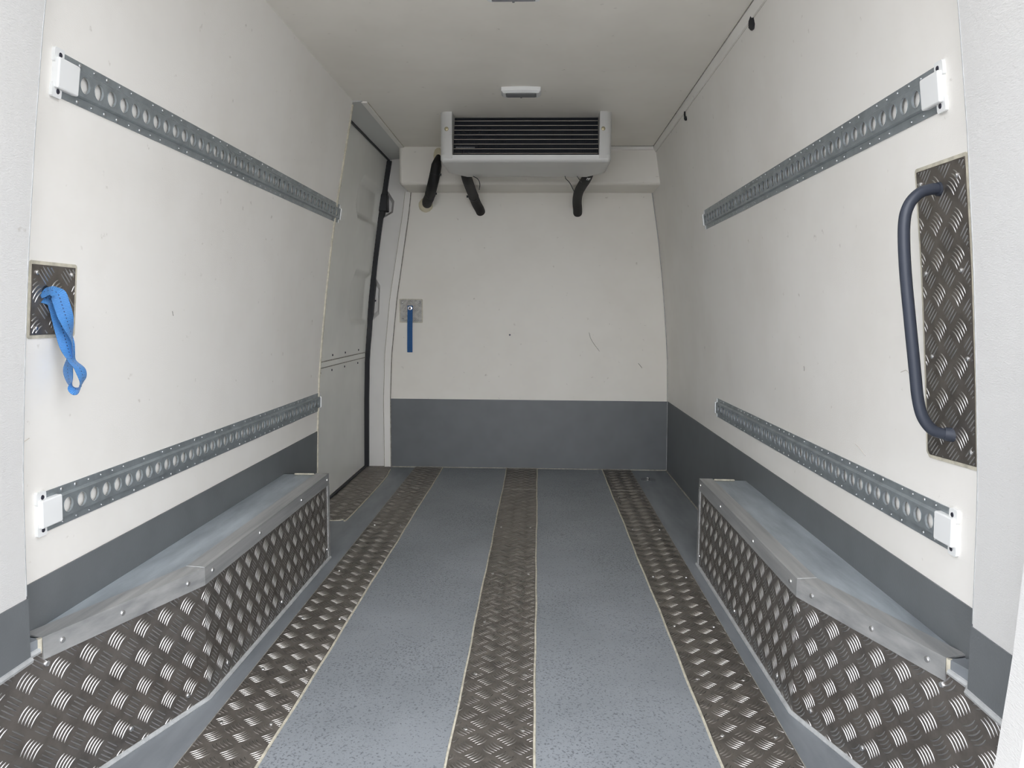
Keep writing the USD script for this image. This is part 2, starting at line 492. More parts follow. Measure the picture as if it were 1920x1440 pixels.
# box section across the top of the bulkhead, behind the cooling unit
bxx = m3.Manifold.batch_hull([m3.Manifold.sphere(0.016, 16).translate((x, y, z)) for x in (-0.649, 0.60) for y in (3.578, 3.83) for z in (1.417, 1.60)])
bxx = bxx ^ m3.Manifold.cube((3, 3, ZC + 0.012 - 1.0)).translate((-1.5, 2.5, 1.0))
bxx = bxx ^ m3.CrossSection([[(-0.70, 1.2), (CX + hw(1.2) + 0.02, 1.2), (CX + hw(1.4) + 0.02, 1.4), (CX + hw(1.7) + 0.02, 1.7), (-0.70, 1.7)]]).extrude(1.0).rotate((90, 0, 0)).translate((0, 4.2, 0))
obj("header_box", bxx, "warmlit_bulkhead", wb, smooth=40)
obj("drill_hole", framed(lathe([[0.0, 0.0008], [0.004, 0.0008], [0.0045, 0]], 12), (-0.146, YB, 0.691), (1, 0, 0), (0, 0, 1), (0, -1, 0)), "screw_dark", wb)
sc = tube(catmull([(0.256, YB, 0.708), (0.266, YB, 0.675), (0.285, YB, 0.645), (0.312, YB, 0.61)], 5), [0.0004] + [0.0011] * 14 + [0.0004], 5)
sc2 = tube(catmull([(0.508, YB, 0.552), (0.517, YB, 0.542), (0.528, YB, 0.528)], 4), 0.0013, 5)
obj("scratch", sc, "scuff", wb)
obj("scratch", sc2, "scuff", wb)

ce = obj("ceiling", cat_(bx(-0.745, 0.60, 0.86, 3.86, ZC, ZC + 0.05)), "warmlit_ceiling", kind="structure", label="off-white lined ceiling of the load space")

# grey kick bands low on the walls
obj("baseboard_left", shell(-1, 0.95, 2.700, 0.0, 0.358, -0.0025, 0.02, SH), "grey_vinyl", kind="structure", label="grey vinyl band low on the left wall")
obj("baseboard_right", shell(1, 0.95, 3.80, 0.0, 0.358, -0.0025, 0.02), "grey_vinyl", kind="structure", label="grey vinyl band low on the right wall")
obj("baseboard_back", bx(-0.759, CX + 0.744, YB - 0.003, YB + 0.02, 0.0, 0.358), "grey_vinyl", kind="structure", label="grey vinyl band low on the bulkhead")

# floor fillets of sealant
cov = thing_at("trim_1", "thin sealant lines where floor meets bulkhead and right wall", None, (0.2, YB, 0), kind="structure")
obj("floor_bead", tube([(-0.755, YB - 0.004, 0.001), (CX + 0.742, YB - 0.004, 0.001)], 0.004, 8), "dirty_sealant", cov)
obj("floor_bead", tube([(CX + 0.742, YB - 0.004, 0.001), (CX + 0.742, 2.36, 0.001)], 0.0035, 8), "dirty_sealant", cov)
obj("corner_bead", tube([(CX + hw(z) - 0.004, YB - 0.004, z) for z in np.linspace(0, 1.40, 16)], 0.0016, 8), "grey_sealant", cov)

# rear pillar linings, inset from the walls, and the rear door frame
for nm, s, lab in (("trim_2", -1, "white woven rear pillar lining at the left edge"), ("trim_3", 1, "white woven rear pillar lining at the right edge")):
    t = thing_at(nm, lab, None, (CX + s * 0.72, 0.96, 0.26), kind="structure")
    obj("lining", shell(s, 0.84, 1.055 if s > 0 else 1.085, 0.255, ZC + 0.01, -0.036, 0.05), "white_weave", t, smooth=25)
    obj("kick_band", shell(s, 0.84, 1.0562 if s > 0 else 1.0862, 0.254, 0.356, -0.038, 0.04), "grey_vinyl", t, smooth=25)
    e = 1.0555 if s > 0 else 1.0855
    obj("edge_bead", tube([(CX + s * (hw(z) - 0.0355), e, z) for z in np.linspace(0.36, ZC, 24)], 0.0013, 6), "grey_sealant", t)
FZ = [-0.05, 0.0, 0.15, 0.275, 0.40, 0.6, 0.8, 1.015, 1.16, 1.35, 1.50, 1.55]
FW = [0.46, 0.52, 0.606, 0.628, 0.639, 0.648, 0.647, 0.636, 0.625, 0.596, 0.54, 0.46]
fz = np.linspace(-0.05, 1.55, 50)
fwid = np.interp(fz, FZ, FW)
ring = Polygon([(CX - 0.95, -0.3), (CX + 0.95, -0.3), (CX + 0.95, 1.72), (CX - 0.95, 1.72)],
               [np.vstack([np.stack([CX + fwid, fz], 1), np.stack([CX - fwid, fz], 1)[::-1]])])
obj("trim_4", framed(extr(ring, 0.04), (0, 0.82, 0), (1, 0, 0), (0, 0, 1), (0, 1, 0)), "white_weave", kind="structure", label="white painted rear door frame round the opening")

# cove strips under the ceiling
t5 = thing_at("trim_5", "slim white cove strip where right wall and bulkhead box meet the ceiling", None, (0.52, 2.3, 1.56), kind="structure")
for nmz, sec, mt in (("cove_strip", [(0.0, 0.0), (-0.006, -0.0005), (0.004, -0.024), (0.012, -0.024), (0.02, 0.0)], "white_lining"),):
    p = Polygon([(CX + hw(ZC) + a - 0.004, ZC + b) for a, b in sec])
    obj(nmz, framed(extr(p, 2.70), (0, 0.87, 0), (1, 0, 0), (0, 0, 1), (0, 1, 0)), mt, t5)
obj("cove_line", tube([(CX + hw(ZC) - 0.011, 0.9, ZC - 0.0005), (CX + hw(ZC) - 0.011, 3.56, ZC - 0.0005)], 0.0016, 6), "dirty_sealant", t5)  # thin dark bead along the upper edge of the cove strip
obj("cove_line", tube([(CX + hw(ZC - 0.025) + 0.001, 0.9, ZC - 0.0255), (CX + hw(ZC - 0.025) + 0.001, 3.56, ZC - 0.0255)], 0.0012, 6), "dirty_sealant", t5)
obj("box_strip", bx(0.28, CX + hw(ZC) - 0.01, 3.548, 3.566, ZC - 0.016, ZC + 0.004), "white_lining", t5)
obj("box_gap", tube([(0.27, 3.546, ZC - 0.0005), (CX + hw(ZC) - 0.012, 3.546, ZC - 0.0005)], 0.0014, 6), "dirty_sealant", t5)

# sealant bead down the end of the left wall, beside the door opening
zb = np.linspace(0.0, 1.56, 40)
obj("trim_6", tube([(CX - hw(z) + 0.0005, 2.697 + SH * z, z) for z in zb], 0.0055, 8), "cream_sealant", kind="structure", label="cream sealant bead down the end of the left wall beside the sliding door")

# ------------------------------------------------------------------ the sliding door and its pillar
d1 = thing_at("door_1", "grey-white inner skin of the side sliding door at the far left", None, (CX - 0.81, 3.3, 0), kind="structure")


def smooth_step(x):
    x = np.clip(x, 0, 1)
    return x * x * (3 - 2 * x)


def pocket(y, z, y0, y1, z0, z1, cut, soft):
    """Depth 0..1 of a pressed recess with chamfered corners."""
    dx = np.minimum(y - y0, y1 - y)
    dz = np.minimum(z - z0, z1 - z)
    dc = (dx + dz - cut) * 0.707
    return smooth_step(np.minimum(np.minimum(dx, dz), dc) / soft + 0.5)


ys = np.linspace(2.60, 3.785, 119)
zs_ = np.linspace(0.0, 1.565, 150)
Yg, Zg = np.meshgrid(ys, zs_)
rec = 0.020 * pocket(Yg, Zg, 3.33, 3.90, 1.235, 1.40, 0.05, 0.03) + 0.018 * pocket(Yg, Zg, 3.40, 3.90, 0.755, 0.985, 0.06, 0.03)
rec *= smooth_step((3.785 - Yg) / 0.07)
Xg = CX - (hw(Zg) + 0.070 + rec)
ny, nz = len(ys), len(zs_)


def grid_sheet(lo, hi, thick=0.02):
    r = [i for i in range(nz) if lo <= zs_[i] <= hi]
    n = len(r)
    V = np.stack([Xg[r], Yg[r], Zg[r]], -1).reshape(-1, 3)
    W = V - [thick, 0, 0]
    F = []
    idx = np.arange(n * ny).reshape(n, ny)
    a, b, c, d = idx[:-1, :-1].ravel(), idx[:-1, 1:].ravel(), idx[1:, 1:].ravel(), idx[1:, :-1].ravel()
    front = np.vstack([np.stack([a, b, c], 1), np.stack([a, c, d], 1)])
    o = n * ny
    F = [front, front[:, ::-1] + o]
    rim = np.concatenate([idx[0], idx[1:, -1], idx[-1, -2::-1], idx[-2:0:-1, 0]])
    nx = np.roll(rim, -1)
    F += [np.stack([rim, rim + o, nx + o], 1), np.stack([rim, nx + o, nx], 1)]
    return trimesh.Trimesh(np.vstack([V, W]), np.vstack(F), process=False)


obj("upper_panel", grid_sheet(0.58, 2), "door_paint", d1, smooth=40)
obj("lower_panel", grid_sheet(0, 0.59), "door_paint", d1, smooth=40)
xs = CX - (hw(0.585) + 0.070)
js = m3.Manifold.batch_hull([m3.Manifold.sphere(0.003, 8).translate((xs + a, y, z)) for a in (0.003, -0.012) for y in (2.6, 3.74) for z in (0.577, 0.593)])
obj("joint_strip", js, "door_paint", d1)
obj("joint_bead", tube([(xs + 0.003, 2.6, 0.5975), (xs + 0.003, 3.745, 0.5975)], 0.0022, 6), "dirty_sealant", d1)
obj("joint_bead", tube([(xs + 0.003, 2.6, 0.5725), (xs + 0.003, 3.745, 0.5725)], 0.0022, 6), "dirty_sealant", d1)
for y in (2.99, 3.16, 3.37, 3.62):
    for z in (0.617, 0.553):
        obj("rivet", framed(dome_head(0.005, 0.003), (CX - hw(z) - 0.070, y, z), (0, 1, 0), (0, 0, 1), (1, 0, 0)), "screw_dark", d1)
obj("drain_plug", framed(dome_head(0.009, 0.003), (CX - hw(1.31) - 0.0705, 3.03, 1.31), (0, 1, 0), (0, 0, 1), (1, 0, 0)), "black_rubber", d1)
# door seal
zz = np.linspace(0.0, 1.555, 40)
wob = np.interp(zz, [0, 0.63, 0.70, 0.80, 1.1, 1.2, 1.3, 1.42, 1.56], [0, 0, 0.008, 0.0, 0.0, 0.004, 0.0, 0.0, 0.003])
V, F = [], []
for i, z in enumerate(zz):
    x0, x1 = CX - hw(z) - 0.0765 - wob[i] * 1.2, CX - hw(z) - 0.050 + wob[i] * 0.3
    V += [(x0, 3.770, z), (x1, 3.785, z), (x1, 3.84, z), (x0 - 0.06, 3.84, z), (x0 - 0.06, 3.787, z), (x0, 3.787, z)]
for i in range(len(zz) - 1):
    for j in range(6):
        k = (j + 1) % 6
        F += [[i * 6 + j, i * 6 + k, i * 6 + 6 + k], [i * 6 + j, i * 6 + 6 + k, i * 6 + 6 + j]]
obj("front_seal", trimesh.Trimesh(V, np.array(F), process=False), "black_rubber", d1)
xt = CX - hw(1.557) - 0.068
obj("top_seal", tube([(xt + 0.003, 2.7, 1.5615), (xt + 0.003, 3.80, 1.5615)], 0.0055, 8), "black_rubber", d1)
obj("bottom_seal", tube([(CX - 0.812, 2.4, 0.005), (CX - 0.812, 3.79, 0.005)], 0.007, 8), "black_rubber", d1)

# header over the door
t7 = thing_at("trim_7", "grey painted roof rail over the sliding door", None, (CX - 0.65, 3.3, 1.57), kind="structure")
p = Polygon([(-0.655, ZC + 0.001), (-0.664, ZC - 0.004), (-0.775, 1.562), (-0.95, 1.562), (-0.95, 1.66), (-0.655, 1.66)])
obj("rail_soffit", framed(extr(p, 1.15), (0, 2.798, 0), (1, 0, 0), (0, 0, 1), (0, 1, 0)), "header_paint", t7)
p = Polygon([(-0.640, ZC + 0.001), (-0.642, ZC - 0.005), (-0.662, ZC - 0.005), (-0.664, ZC + 0.001)])
obj("cove_strip", framed(extr(p, 0.75), (0, 2.81, 0), (1, 0, 0), (0, 0, 1), (0, 1, 0)), "white_lining", t7)
obj("cove_bead", tube([(-0.640, 2.82, ZC - 0.001), (-0.640, 3.56, ZC - 0.001)], 0.0016, 6), "cream_sealant", t7)

# door pillar between the seal and the bulkhead
t8 = thing_at("trim_8", "pale grey painted door pillar with two pressed latch pockets", None, (-0.80, 3.82, 0), kind="structure")
zz = np.linspace(0.0, 1.57, 48)
lft = CX - hw(zz) - 0.053
rt = np.interp(zz, [0, 0.36, 0.579, 0.871, 1.086, 1.30, 1.40, 1.6], [-0.788, -0.788, -0.782, -0.752, -0.718, -0.684, -0.670, -0.64])
post = m3.CrossSection([np.vstack([np.stack([rt, zz], 1), np.stack([lft, zz], 1)[::-1]]).tolist()])
if post.area() < 0.001:
    post = m3.CrossSection([np.vstack([np.stack([rt, zz], 1), np.stack([lft, zz], 1)[::-1]])[::-1].tolist()])
slab = post.extrude(0.05)


def hull2(a, za, b, zb_):
    pts = [(x, y, za) for x, y in a] + [(x, y, zb_) for x, y in b]
    return m3.Manifold.hull_points(np.array(pts, np.float32))


def shrink(pts, k):
    c = np.mean(pts, 0)
    return [tuple(c + (np.array(p) - c) * k) for p in pts]


hexA = [(-0.85, 1.415), (-0.765, 1.412), (-0.733, 1.360), (-0.740, 1.303), (-0.81, 1.262), (-0.88, 1.262)]
hexB = [(-0.90, 0.995), (-0.840, 0.992), (-0.809, 0.938), (-0.816, 0.789), (-0.869, 0.742), (-0.93, 0.742)]
slab = slab - hull2(hexA, -0.001, shrink(hexA, 0.72), 0.028) - hull2(hexB, -0.001, shrink(hexB, 0.72), 0.022)
obj("pillar_panel", framed(slab, (0, 3.80, 0), (1, 0, 0), (0, 0, 1), (0, 1, 0)), "body_paint", t8, smooth=25)
lb = rbox(-0.826, -0.766, 3.768, 3.835, 1.307, 1.392, 0.004, 8)
obj("latch_block", lb, "black_rubber", t8, label="black latch block in the upper pocket")
obj("latch_block", rbox(-0.862, -0.842, 3.79, 3.83, 0.905, 0.945, 0.003, 8), "black_rubber", t8)
obj("latch_lip", rbox(-0.832, -0.818, 3.775, 3.80, 1.30, 1.395, 0.003, 8), "cream_sealant", t8)
obj("latch_screw", framed(dome_head(0.005, 0.002), (-0.838, 3.813, 0.86), (1, 0, 0), (0, 0, 1), (0, -1, 0)), "screw_dark", t8)
# closing piece above the pillar
obj("pillar_head", bx(-0.77, -0.655, 3.805, 3.85, 1.53, 1.60), "header_paint", t8)
# strip between pillar and bulkhead
zz = np.linspace(0.0, 1.405, 44)
ra = np.interp(zz, [0, 0.36, 0.579, 0.871, 1.086, 1.30, 1.40], [-0.793, -0.793, -0.786, -0.757, -0.722, -0.688, -0.675])
rb = np.interp(zz, [0, 0.36, 0.579, 0.871, 1.086, 1.30, 1.40], [-0.762, -0.762, -0.754, -0.724, -0.692, -0.660, -0.649])
strip = Polygon(np.vstack([np.stack([ra, zz], 1), np.stack([rb, zz], 1)[::-1]]))
t9 = thing_at("trim_9", "narrow white edging strip between door pillar and bulkhead", None, (-0.78, 3.79, 0), kind="structure")
obj("edging", framed(extr(strip, 0.03), (0, 3.787, 0), (1, 0, 0), (0, 0, 1), (0, 1, 0)), "white_lining", t9)
obj("edging_bead", tube([(a, 3.790, z) for a, z in zip(rb + 0.002, zz)], 0.0028, 6), "dirty_sealant", t9)
obj("edging_bead", tube([(a, 3.790, z) for a, z in zip(ra - 0.001, zz)], 0.0018, 6), "cream_sealant", t9)

# ------------------------------------------------------------------ wheel boxes
ZT = 0.28
for s, lab in ((-1, "left wheel box with tread plate side and grey top"), (1, "right wheel box with tread plate side and grey top")):
    wbx = thing_at("wheel_box", lab, "wheel arch box", (CX + s * 0.67, 1.75, 0), group="wheel boxes")
    A = np.array([CX + s * 0.600, 2.348])
    B = np.array([CX + s * 0.600, 1.450])
    dirn = np.array([s * 0.11, -0.333])
    dirn /= np.linalg.norm(dirn)
    near = 0.56                                         # slanted part runs on under the pillar lining
    C = B + dirn * near
    endtrim = 0.352                                     # corner trim stops here
    n1 = np.array([-s, 0.0])
    n2 = np.array([dirn[1], -dirn[0]]) * (1 if (np.array([dirn[1], -dirn[0]]) @ [-s, 0]) > 0 else -1)
    LEN = A[1] - B[1]

    def fold(V, _A=A, _B=B, _d=dirn, _n1=n1, _n2=n2):
        """(u along from the break, negative = towards the bulkhead; v up; n out) to the world."""
        u, v, n = V[:, 0], V[:, 1], V[:, 2]
        p1 = _B + np.outer(-u, [0, 1.0]) + np.outer(n, _n1)
        p2 = _B + np.outer(u, _d) + np.outer(n, _n2)
        p = np.where((u <= 0)[:, None], p1, p2)
        return np.column_stack([p, v])

    # carcass: grey top and body
    body = Polygon([tuple(A + [s * 0.002, 0]), tuple(B + [s * 0.002, 0]), tuple(B + dirn * 0.45 + [s * 0.002, 0]), (CX + s * 0.735, 1.02), (CX + s * 0.748, 1.02), (CX + s * 0.748, A[1])])
    obj("box_top", extr(body, ZT - 0.004), "box_grey", wbx, smooth=False)
    # side tread plate with its fold
    us = np.array([-LEN, 0.0, near])
    pl = []
    for u in us:
        for v, n in ((0, 0.0), (0, 0.002), (ZT - 0.002, 0.002), (ZT - 0.002, 0.0)):
            pl.append((u, v, n))
    W = fold(np.array(pl))
    F = []
    for i in range(2):
        for j in range(4):
            k = (j + 1) % 4
            F += [[i * 4 + j, i * 4 + k, i * 4 + 4 + k], [i * 4 + j, i * 4 + 4 + k, i * 4 + 4 + j]]
    F += [[0, 2, 1], [0, 3, 2], [8, 9, 10], [8, 10, 11]]
    tm = trimesh.Trimesh(W, np.array(F), process=False)
    trimesh.repair.fix_normals(tm)
    obj("side_plate", tm, "tread_base", wbx, smooth=False)
    region = Polygon([(-LEN + 0.006, 0.004), (near, 0.004), (near, ZT - 0.02), (endtrim, ZT - 0.02), (endtrim, ZT - 0.036), (-LEN + 0.006, ZT - 0.036)])
    # u grows towards the rear; A bars rise towards the bulkhead (falling in u), bulging up and to the rear
    Vb, Fb = chequer(region, (0.323 - PITCH * 6, 0.162), -1, (1, 1), (-1, -1) if s < 0 else (1, -1))
    Vb = Vb + [0, 0, 0.002]
    Wb = fold(Vb)
    nrm = np.cross(Wb[Fb[:, 1]] - Wb[Fb[:, 0]], Wb[Fb[:, 2]] - Wb[Fb[:, 0]])
    want = nrm[:, 0] * (-s)
    Fb[want < 0] = Fb[want < 0][:, ::-1]
    obj("raised_bars", (Wb, Fb), "tread_bar", wbx, smooth=True, kind="stuff")
    # aluminium angle along the top edge
    ang = []
    for u in (-LEN, 0.0, endtrim):
        k = math.tan(math.atan2(0.11, 0.333) / 2) if u == 0 else 0
        for v, n in ((ZT - 0.036, 0.0022), (ZT - 0.036, 0.0050), (ZT + 0.0012, 0.0050), (ZT + 0.0012, -0.036), (ZT - 0.0012, -0.036), (ZT - 0.0012, 0.0022)):
            if u == 0:
                ang.append(("m", v, n))
            else:
                ang.append((u, v, n))
    mit = (n1 + n2) / np.linalg.norm(n1 + n2)
    mit = mit / (mit @ n1)
    W = []
    for a in ang:
        if a[0] == "m":
            q = B + mit * a[2]
            W.append([q[0], q[1], a[1]])
        else:
            W.append(fold(np.array([[a[0], a[1], a[2]]]))[0])
    F = []
    for i in range(2):
        for j in range(6):
            k = (j + 1) % 6
            F += [[i * 6 + j, i * 6 + k, i * 6 + 6 + k], [i * 6 + j, i * 6 + 6 + k, i * 6 + 6 + j]]
    for o in (0, 12):
        F += [[o, o + 1, o + 2], [o, o + 2, o + 5], [o + 2, o + 3, o + 4], [o + 2, o + 4, o + 5]]
    tm = trimesh.Trimesh(np.array(W), np.array(F), process=False)
    trimesh.repair.fix_normals(tm)
    obj("corner_angle", tm, "angle_alloy", wbx, smooth=False)
    # mitre line across the angle at the break
    q0, q1 = B + mit * -0.036, B + mit * 0.0045
    obj("mitre_line", tube([(q0[0], q0[1], ZT + 0.0012), (q1[0], q1[1], ZT + 0.0012)], 0.0009, 5), "grey_sealant", wbx)
    # upright angle on the bulkhead end
    obj("end_angle", bx(A[0] - s * 0.0055, A[0] + s * 0.03, A[1] - 0.016, A[1] + 0.003, 0.0, ZT - 0.034), "angle_alloy", wbx)
    # screws
    for u, v in ((-LEN + 0.02, ZT - 0.017), (-0.62, ZT - 0.017), (-0.30, ZT - 0.017), (-0.035, ZT - 0.017), (0.045, ZT - 0.017), (0.20, ZT - 0.017), (0.318, ZT - 0.017)):
        o = fold(np.array([[u, v, 0.005]]))[0]
        nn = n1 if u <= 0 else n2
        tt = np.array([0, 1.0, 0]) if u <= 0 else np.array([dirn[0], dirn[1], 0])
        obj("screw", framed(dome_head(0.0052, 0.0028), o, tt, (0, 0, 1), (nn[0], nn[1], 0)), "screw_steel", wbx)
    for u, v in ((-LEN + 0.022, 0.035), (-0.45, 0.03), (0.0 - 0.10, 0.03), (0.052, 0.035), (0.19, 0.04), (0.345, 0.235), (0.40, 0.03)):
        o = fold(np.array([[u, v, 0.002]]))[0]
        nn = n1 if u <= 0 else n2
        tt = np.array([0, 1.0, 0]) if u <= 0 else np.array([dirn[0], dirn[1], 0])
        obj("screw", framed(dome_head(0.0055, 0.0032), o, tt, (0, 0, 1), (nn[0], nn[1], 0)), "screw_steel", wbx)
    # sealant along the foot, along the lining and at the end of the angle
    foot = [fold(np.array([[u, 0.002, 0.004]]))[0] for u in (-LEN, -0.5, -0.02)] + [np.r_[B + mit * 0.004, 0.002]] + [fold(np.array([[u, 0.002, 0.004]]))[0] for u in (0.02, 0.3, near)]
    obj("foot_sealant", tube(foot, 0.0055, 8), "grey_sealant", wbx)
    up = [fold(np.array([[u, v, 0.003]]))[0] for u, v in ((endtrim + 0.004, ZT + 0.001), (endtrim + 0.005, ZT - 0.02), (endtrim + 0.006, 0.262))]
    lin_y = 1.055 if s > 0 else 1.085
    up2 = [np.array([CX + s * (hw(0.257) - 0.037), y, 0.257]) for y in np.linspace(lin_y, 0.86, 6)]
    obj("edge_sealant", tube(catmull(up, 4), 0.0042, 8), "cream_sealant", wbx)
    obj("edge_sealant", tube(np.vstack([[up[-1]], fold(np.array([[0.395, 0.257, 0.004]])), up2]), 0.0058, 8), "grey_sealant", wbx)
    # grey filler between angle end and lining
    g0 = B + dirn * (endtrim + 0.002) + n2 * 0.0045
    g1 = B + dirn * 0.425 + n2 * 0.0045
    fill = Polygon([tuple(g0), tuple(g0 + [s * 0.05, 0.0]), tuple(g1 + [s * 0.02, 0.0]), tuple(g1)])
    obj("end_filler", extr(fill, 0.0245, 0.2565), "grey_floor", wbx, smooth=False)
    # dab of pale sealant across the bulkhead end of the top
    obj("top_sealant", m3.Manifold.batch_hull([m3.Manifold.sphere(0.003, 8).translate((CX + s * a, 2.334, ZT)) for a in (0.640, 0.70)]), "cream_sealant", wbx)

# ------------------------------------------------------------------ tread plate strips on the floor
FLOOR_STRIPS = [
    ((-0.632, -0.490), (0.80, 3.792), (-0.606, 1.315), 1, (1, -1), (-1, -1), "left tread plate strip running the length of the floor", (1,)),
    ((-0.155, -0.0015), (0.80, 3.792), (-0.106, 1.272), 1, (1, -1), (-1, -1), "centre tread plate strip running the length of the floor", (-1, 1)),
    ((0.336, 0.480), (0.80, 3.792), (0.374, 1.336), -1, (-1, -1), (1, -1), "right tread plate strip running the length of the floor", (-1,)),
]
for (x0, x1), (y0, y1), off, rise, ba, bb, lab, seams in FLOOR_STRIPS:
    t = thing_at("tread_plate", lab, "floor tread plate", ((x0 + x1) / 2, 2.3, 0), group="floor tread plates")
    obj("plate", bx(x0, x1, y0, y1, -0.001, 0.0022), "tread_floor", t, smooth=False)
    V, F = chequer(sbox(x0, y0, x1, y1), off, rise, ba, bb, wid=0.0031, h=0.0017)
    obj("raised_bars", (V + [0, 0, 0.0022], F), "tread_floor_bar", t, smooth=True, kind="stuff")
    hd = []
    for y in (1.36, 1.58, 1.86, 2.22, 2.72, 3.20, 3.62):
        for x in (x0 + 0.022, x1 - 0.022):
            hd.append(framed(dome_head(0.0045, 0.0022, 8), (x, y, 0.0025), (1, 0, 0), (0, 1, 0), (0, 0, 1)))
    for h in hd:
        obj("screw", h, "screw_steel", t)
    for sd in seams:
        x = x0 - 0.0015 if sd < 0 else x1 + 0.0015
        wob = [(x + 0.0010 * math.sin(7 * y + x * 20) + 0.0006 * math.sin(23 * y), y, 0.0008) for y in np.linspace(y0, y1, 90)]
        obj("edge_sealant", tube(wob, 0.0030, 6), "cream_sealant", t)
    for sd in (-1, 1):
        if sd not in seams:
            x = x0 - 0.001 if sd < 0 else x1 + 0.001
            obj("edge_sealant", tube([(x, y, 0.0005) for y in (y0, y1)], 0.0018, 6), "dirty_sealant", t)
    obj("joint_line", bx(x0 + 0.003, x1 - 0.003, 3.33, 3.334, 0.0022, 0.0032), "tread_worn", t)

# door sill plate
t = thing_at("tread_plate", "short tread plate in the sliding doorway with a rounded near corner", "floor tread plate", (-0.80, 3.3, 0), group="floor tread plates")
sill = Polygon([(-0.888, 2.78), (-0.775, 2.78), (-0.748, 2.795), (-0.735, 2.83), (-0.735, 3.45), (-0.752, 3.72), (-0.762, 3.80), (-0.888, 3.80)])
obj("plate", extr(sill, 0.0022), "tread_floor", t, smooth=False)
V, F = chequer(sill, (-0.86, 2.80), 1, (1, -1), (-1, -1), wid=0.0031, h=0.0017)
obj("raised_bars", (V + [0, 0, 0.0022], F), "tread_floor_bar", t, smooth=True, kind="stuff")
obj("edge_sealant", tube(catmull([(-0.885, 2.778, 0.001), (-0.78, 2.778, 0.001), (-0.748, 2.791, 0.001), (-0.733, 2.83, 0.001), (-0.733, 3.45, 0.001), (-0.750, 3.72, 0.001)], 6), 0.0028, 6), "cream_sealant", t)

# ------------------------------------------------------------------ lashing rails
HOLE = 0.0383


def rail_section(y0, y1, first):
    """Top-hat rail in (s along, t up, n out) coordinates with real round holes."""
    prof = [(-0.034, 0.0), (-0.034, 0.0018), (-0.0215, 0.0018), (-0.0185, 0.0082), (0.0185, 0.0082), (0.0215, 0.0018), (0.034, 0.0018), (0.034, 0.0),
            (0.0203, 0.0), (0.0172, 0.0066), (-0.0172, 0.0066), (-0.0203, 0.0)]
    cs = m3.CrossSection([prof])
    if cs.area() < 1e-6:
        cs = m3.CrossSection([prof[::-1]])
    # the profile lies in (t, n) and is extruded along s
    m = cs.extrude(y1 - y0)
    m = m.transform(np.array([[0, 0, 1, y0], [1, 0, 0, 0], [0, 1, 0, 0]], float))
    cuts, rims = [], []
    y = first
    while y < y1 - 0.016:
        if y > y0 + 0.016:
            cuts.append(m3.Manifold.cylinder(0.03, 0.0132, 0.0132, 24).translate((y, 0, 0.003)))
            rims.append((m3.Manifold.cylinder(0.0040, 0.0142, 0.0137, 24) - m3.Manifold.cylinder(0.03, 0.0132, 0.0132, 24).translate((0, 0, -0.01))).translate((y, 0, 0.0047)))
        y += HOLE
    holes = m3.Manifold.batch_boolean(cuts, m3.OpType.Add)
    rim = m3.Manifold.batch_boolean(rims, m3.OpType.Add)
    return (m - holes) + rim


RAILS = [(-1, 1.168, 2.815, 1.587, "upper lashing rail on the left wall"), (-1, 0.466, 2.735, 1.553, "lower lashing rail on the left wall"),
         (1, 1.142, 2.757, 1.535, "upper lashing rail on the right wall"), (1, 0.461, 2.737, 1.530, "lower lashing rail on the right wall")]
for s, z, yend, yj, lab in RAILS:
    o, u, tt, nn = wallframe(s, 0.0, z)
    t = thing_at("lashing_rail", "galvanised " + lab + ", with round holes and white end caps", "lashing rail", (o[0], 2.0, z), group="lashing rails on the side walls")

    def put(m, _o=o, _u=u, _t=tt, _n=nn):
        return framed(m, _o, _u, _t, _n)
    y0 = 1.182
    first = 1.236
    kh = round((yj - first) / HOLE - 0.5)
    yj = first + HOLE * (kh + 0.5)
    obj("rail_section", put(rail_section(y0, yj - 0.0006, first)), "galvanised", t, smooth=25)
    nxt = first + HOLE * (kh + 1)
    obj("rail_section", put(rail_section(yj + 0.0006, yend, nxt)), "galvanised", t, smooth=25)
    # near end cap: moulded cover with two screw ears
    cap = rbox(1.163, 1.216, -0.0235, 0.0235, -0.003, 0.0118, 0.0028, 10)
    for e in (-1, 1):
        ear = m3.Manifold.batch_hull([m3.Manifold.cylinder(0.0062, 0.004, 0.004, 10).translate((1.164 + a, e * (0.0190 + b), -0.001)) for a, b in ((0, 0), (0.015, 0), (0, 0.0145), (0.015, 0.0145))])
        cap = cap + ear
    obj("end_cap", put(cap), "white_plastic", t, smooth=35)
    for e in (-1, 1):
        obj("cap_screw", put(mapped(lathe([[0, 0.0064], [0.0036, 0.0060], [0.0042, 0.005], [0, 0.005]][::-1], 12), lambda p, e=e: p + [1.1735, e * 0.0275, 0])), "screw_dark", t)
    # far end cap, seen edge on
    far = rbox(yend - 0.002, yend + 0.012, -0.021, 0.021, -0.002, 0.0110, 0.002, 8)
    for e in (-1, 1):
        far = far + m3.Manifold.cube((0.010, 0.012, 0.004)).translate((yend + 0.001, -0.006 + e * 0.027, 0))
    obj("end_cap", put(far), "white_plastic", t, smooth=35)
    # rivets: a regular row of small ones with brighter screws between
    riv = []
    rng = random.Random(int(z * 1000) + s)
    for e in (-1, 1):
        y = 1.228
        while y < yend - 0.02:
            riv.append(mapped(dome_head(0.0022 if rng.random() < 0.7 else 0.0036, 0.0020, 8), lambda p, y=y, e=e: p + [y, e * 0.0285, 0.0017]))
            y += HOLE * rng.choice([1, 1, 1, 2])
    obj("rivets", put(cat_(*riv)), "rivet_zinc", t, smooth=60, kind="stuff")

# ------------------------------------------------------------------ grab handle on its tread plate (right) and anchor plates


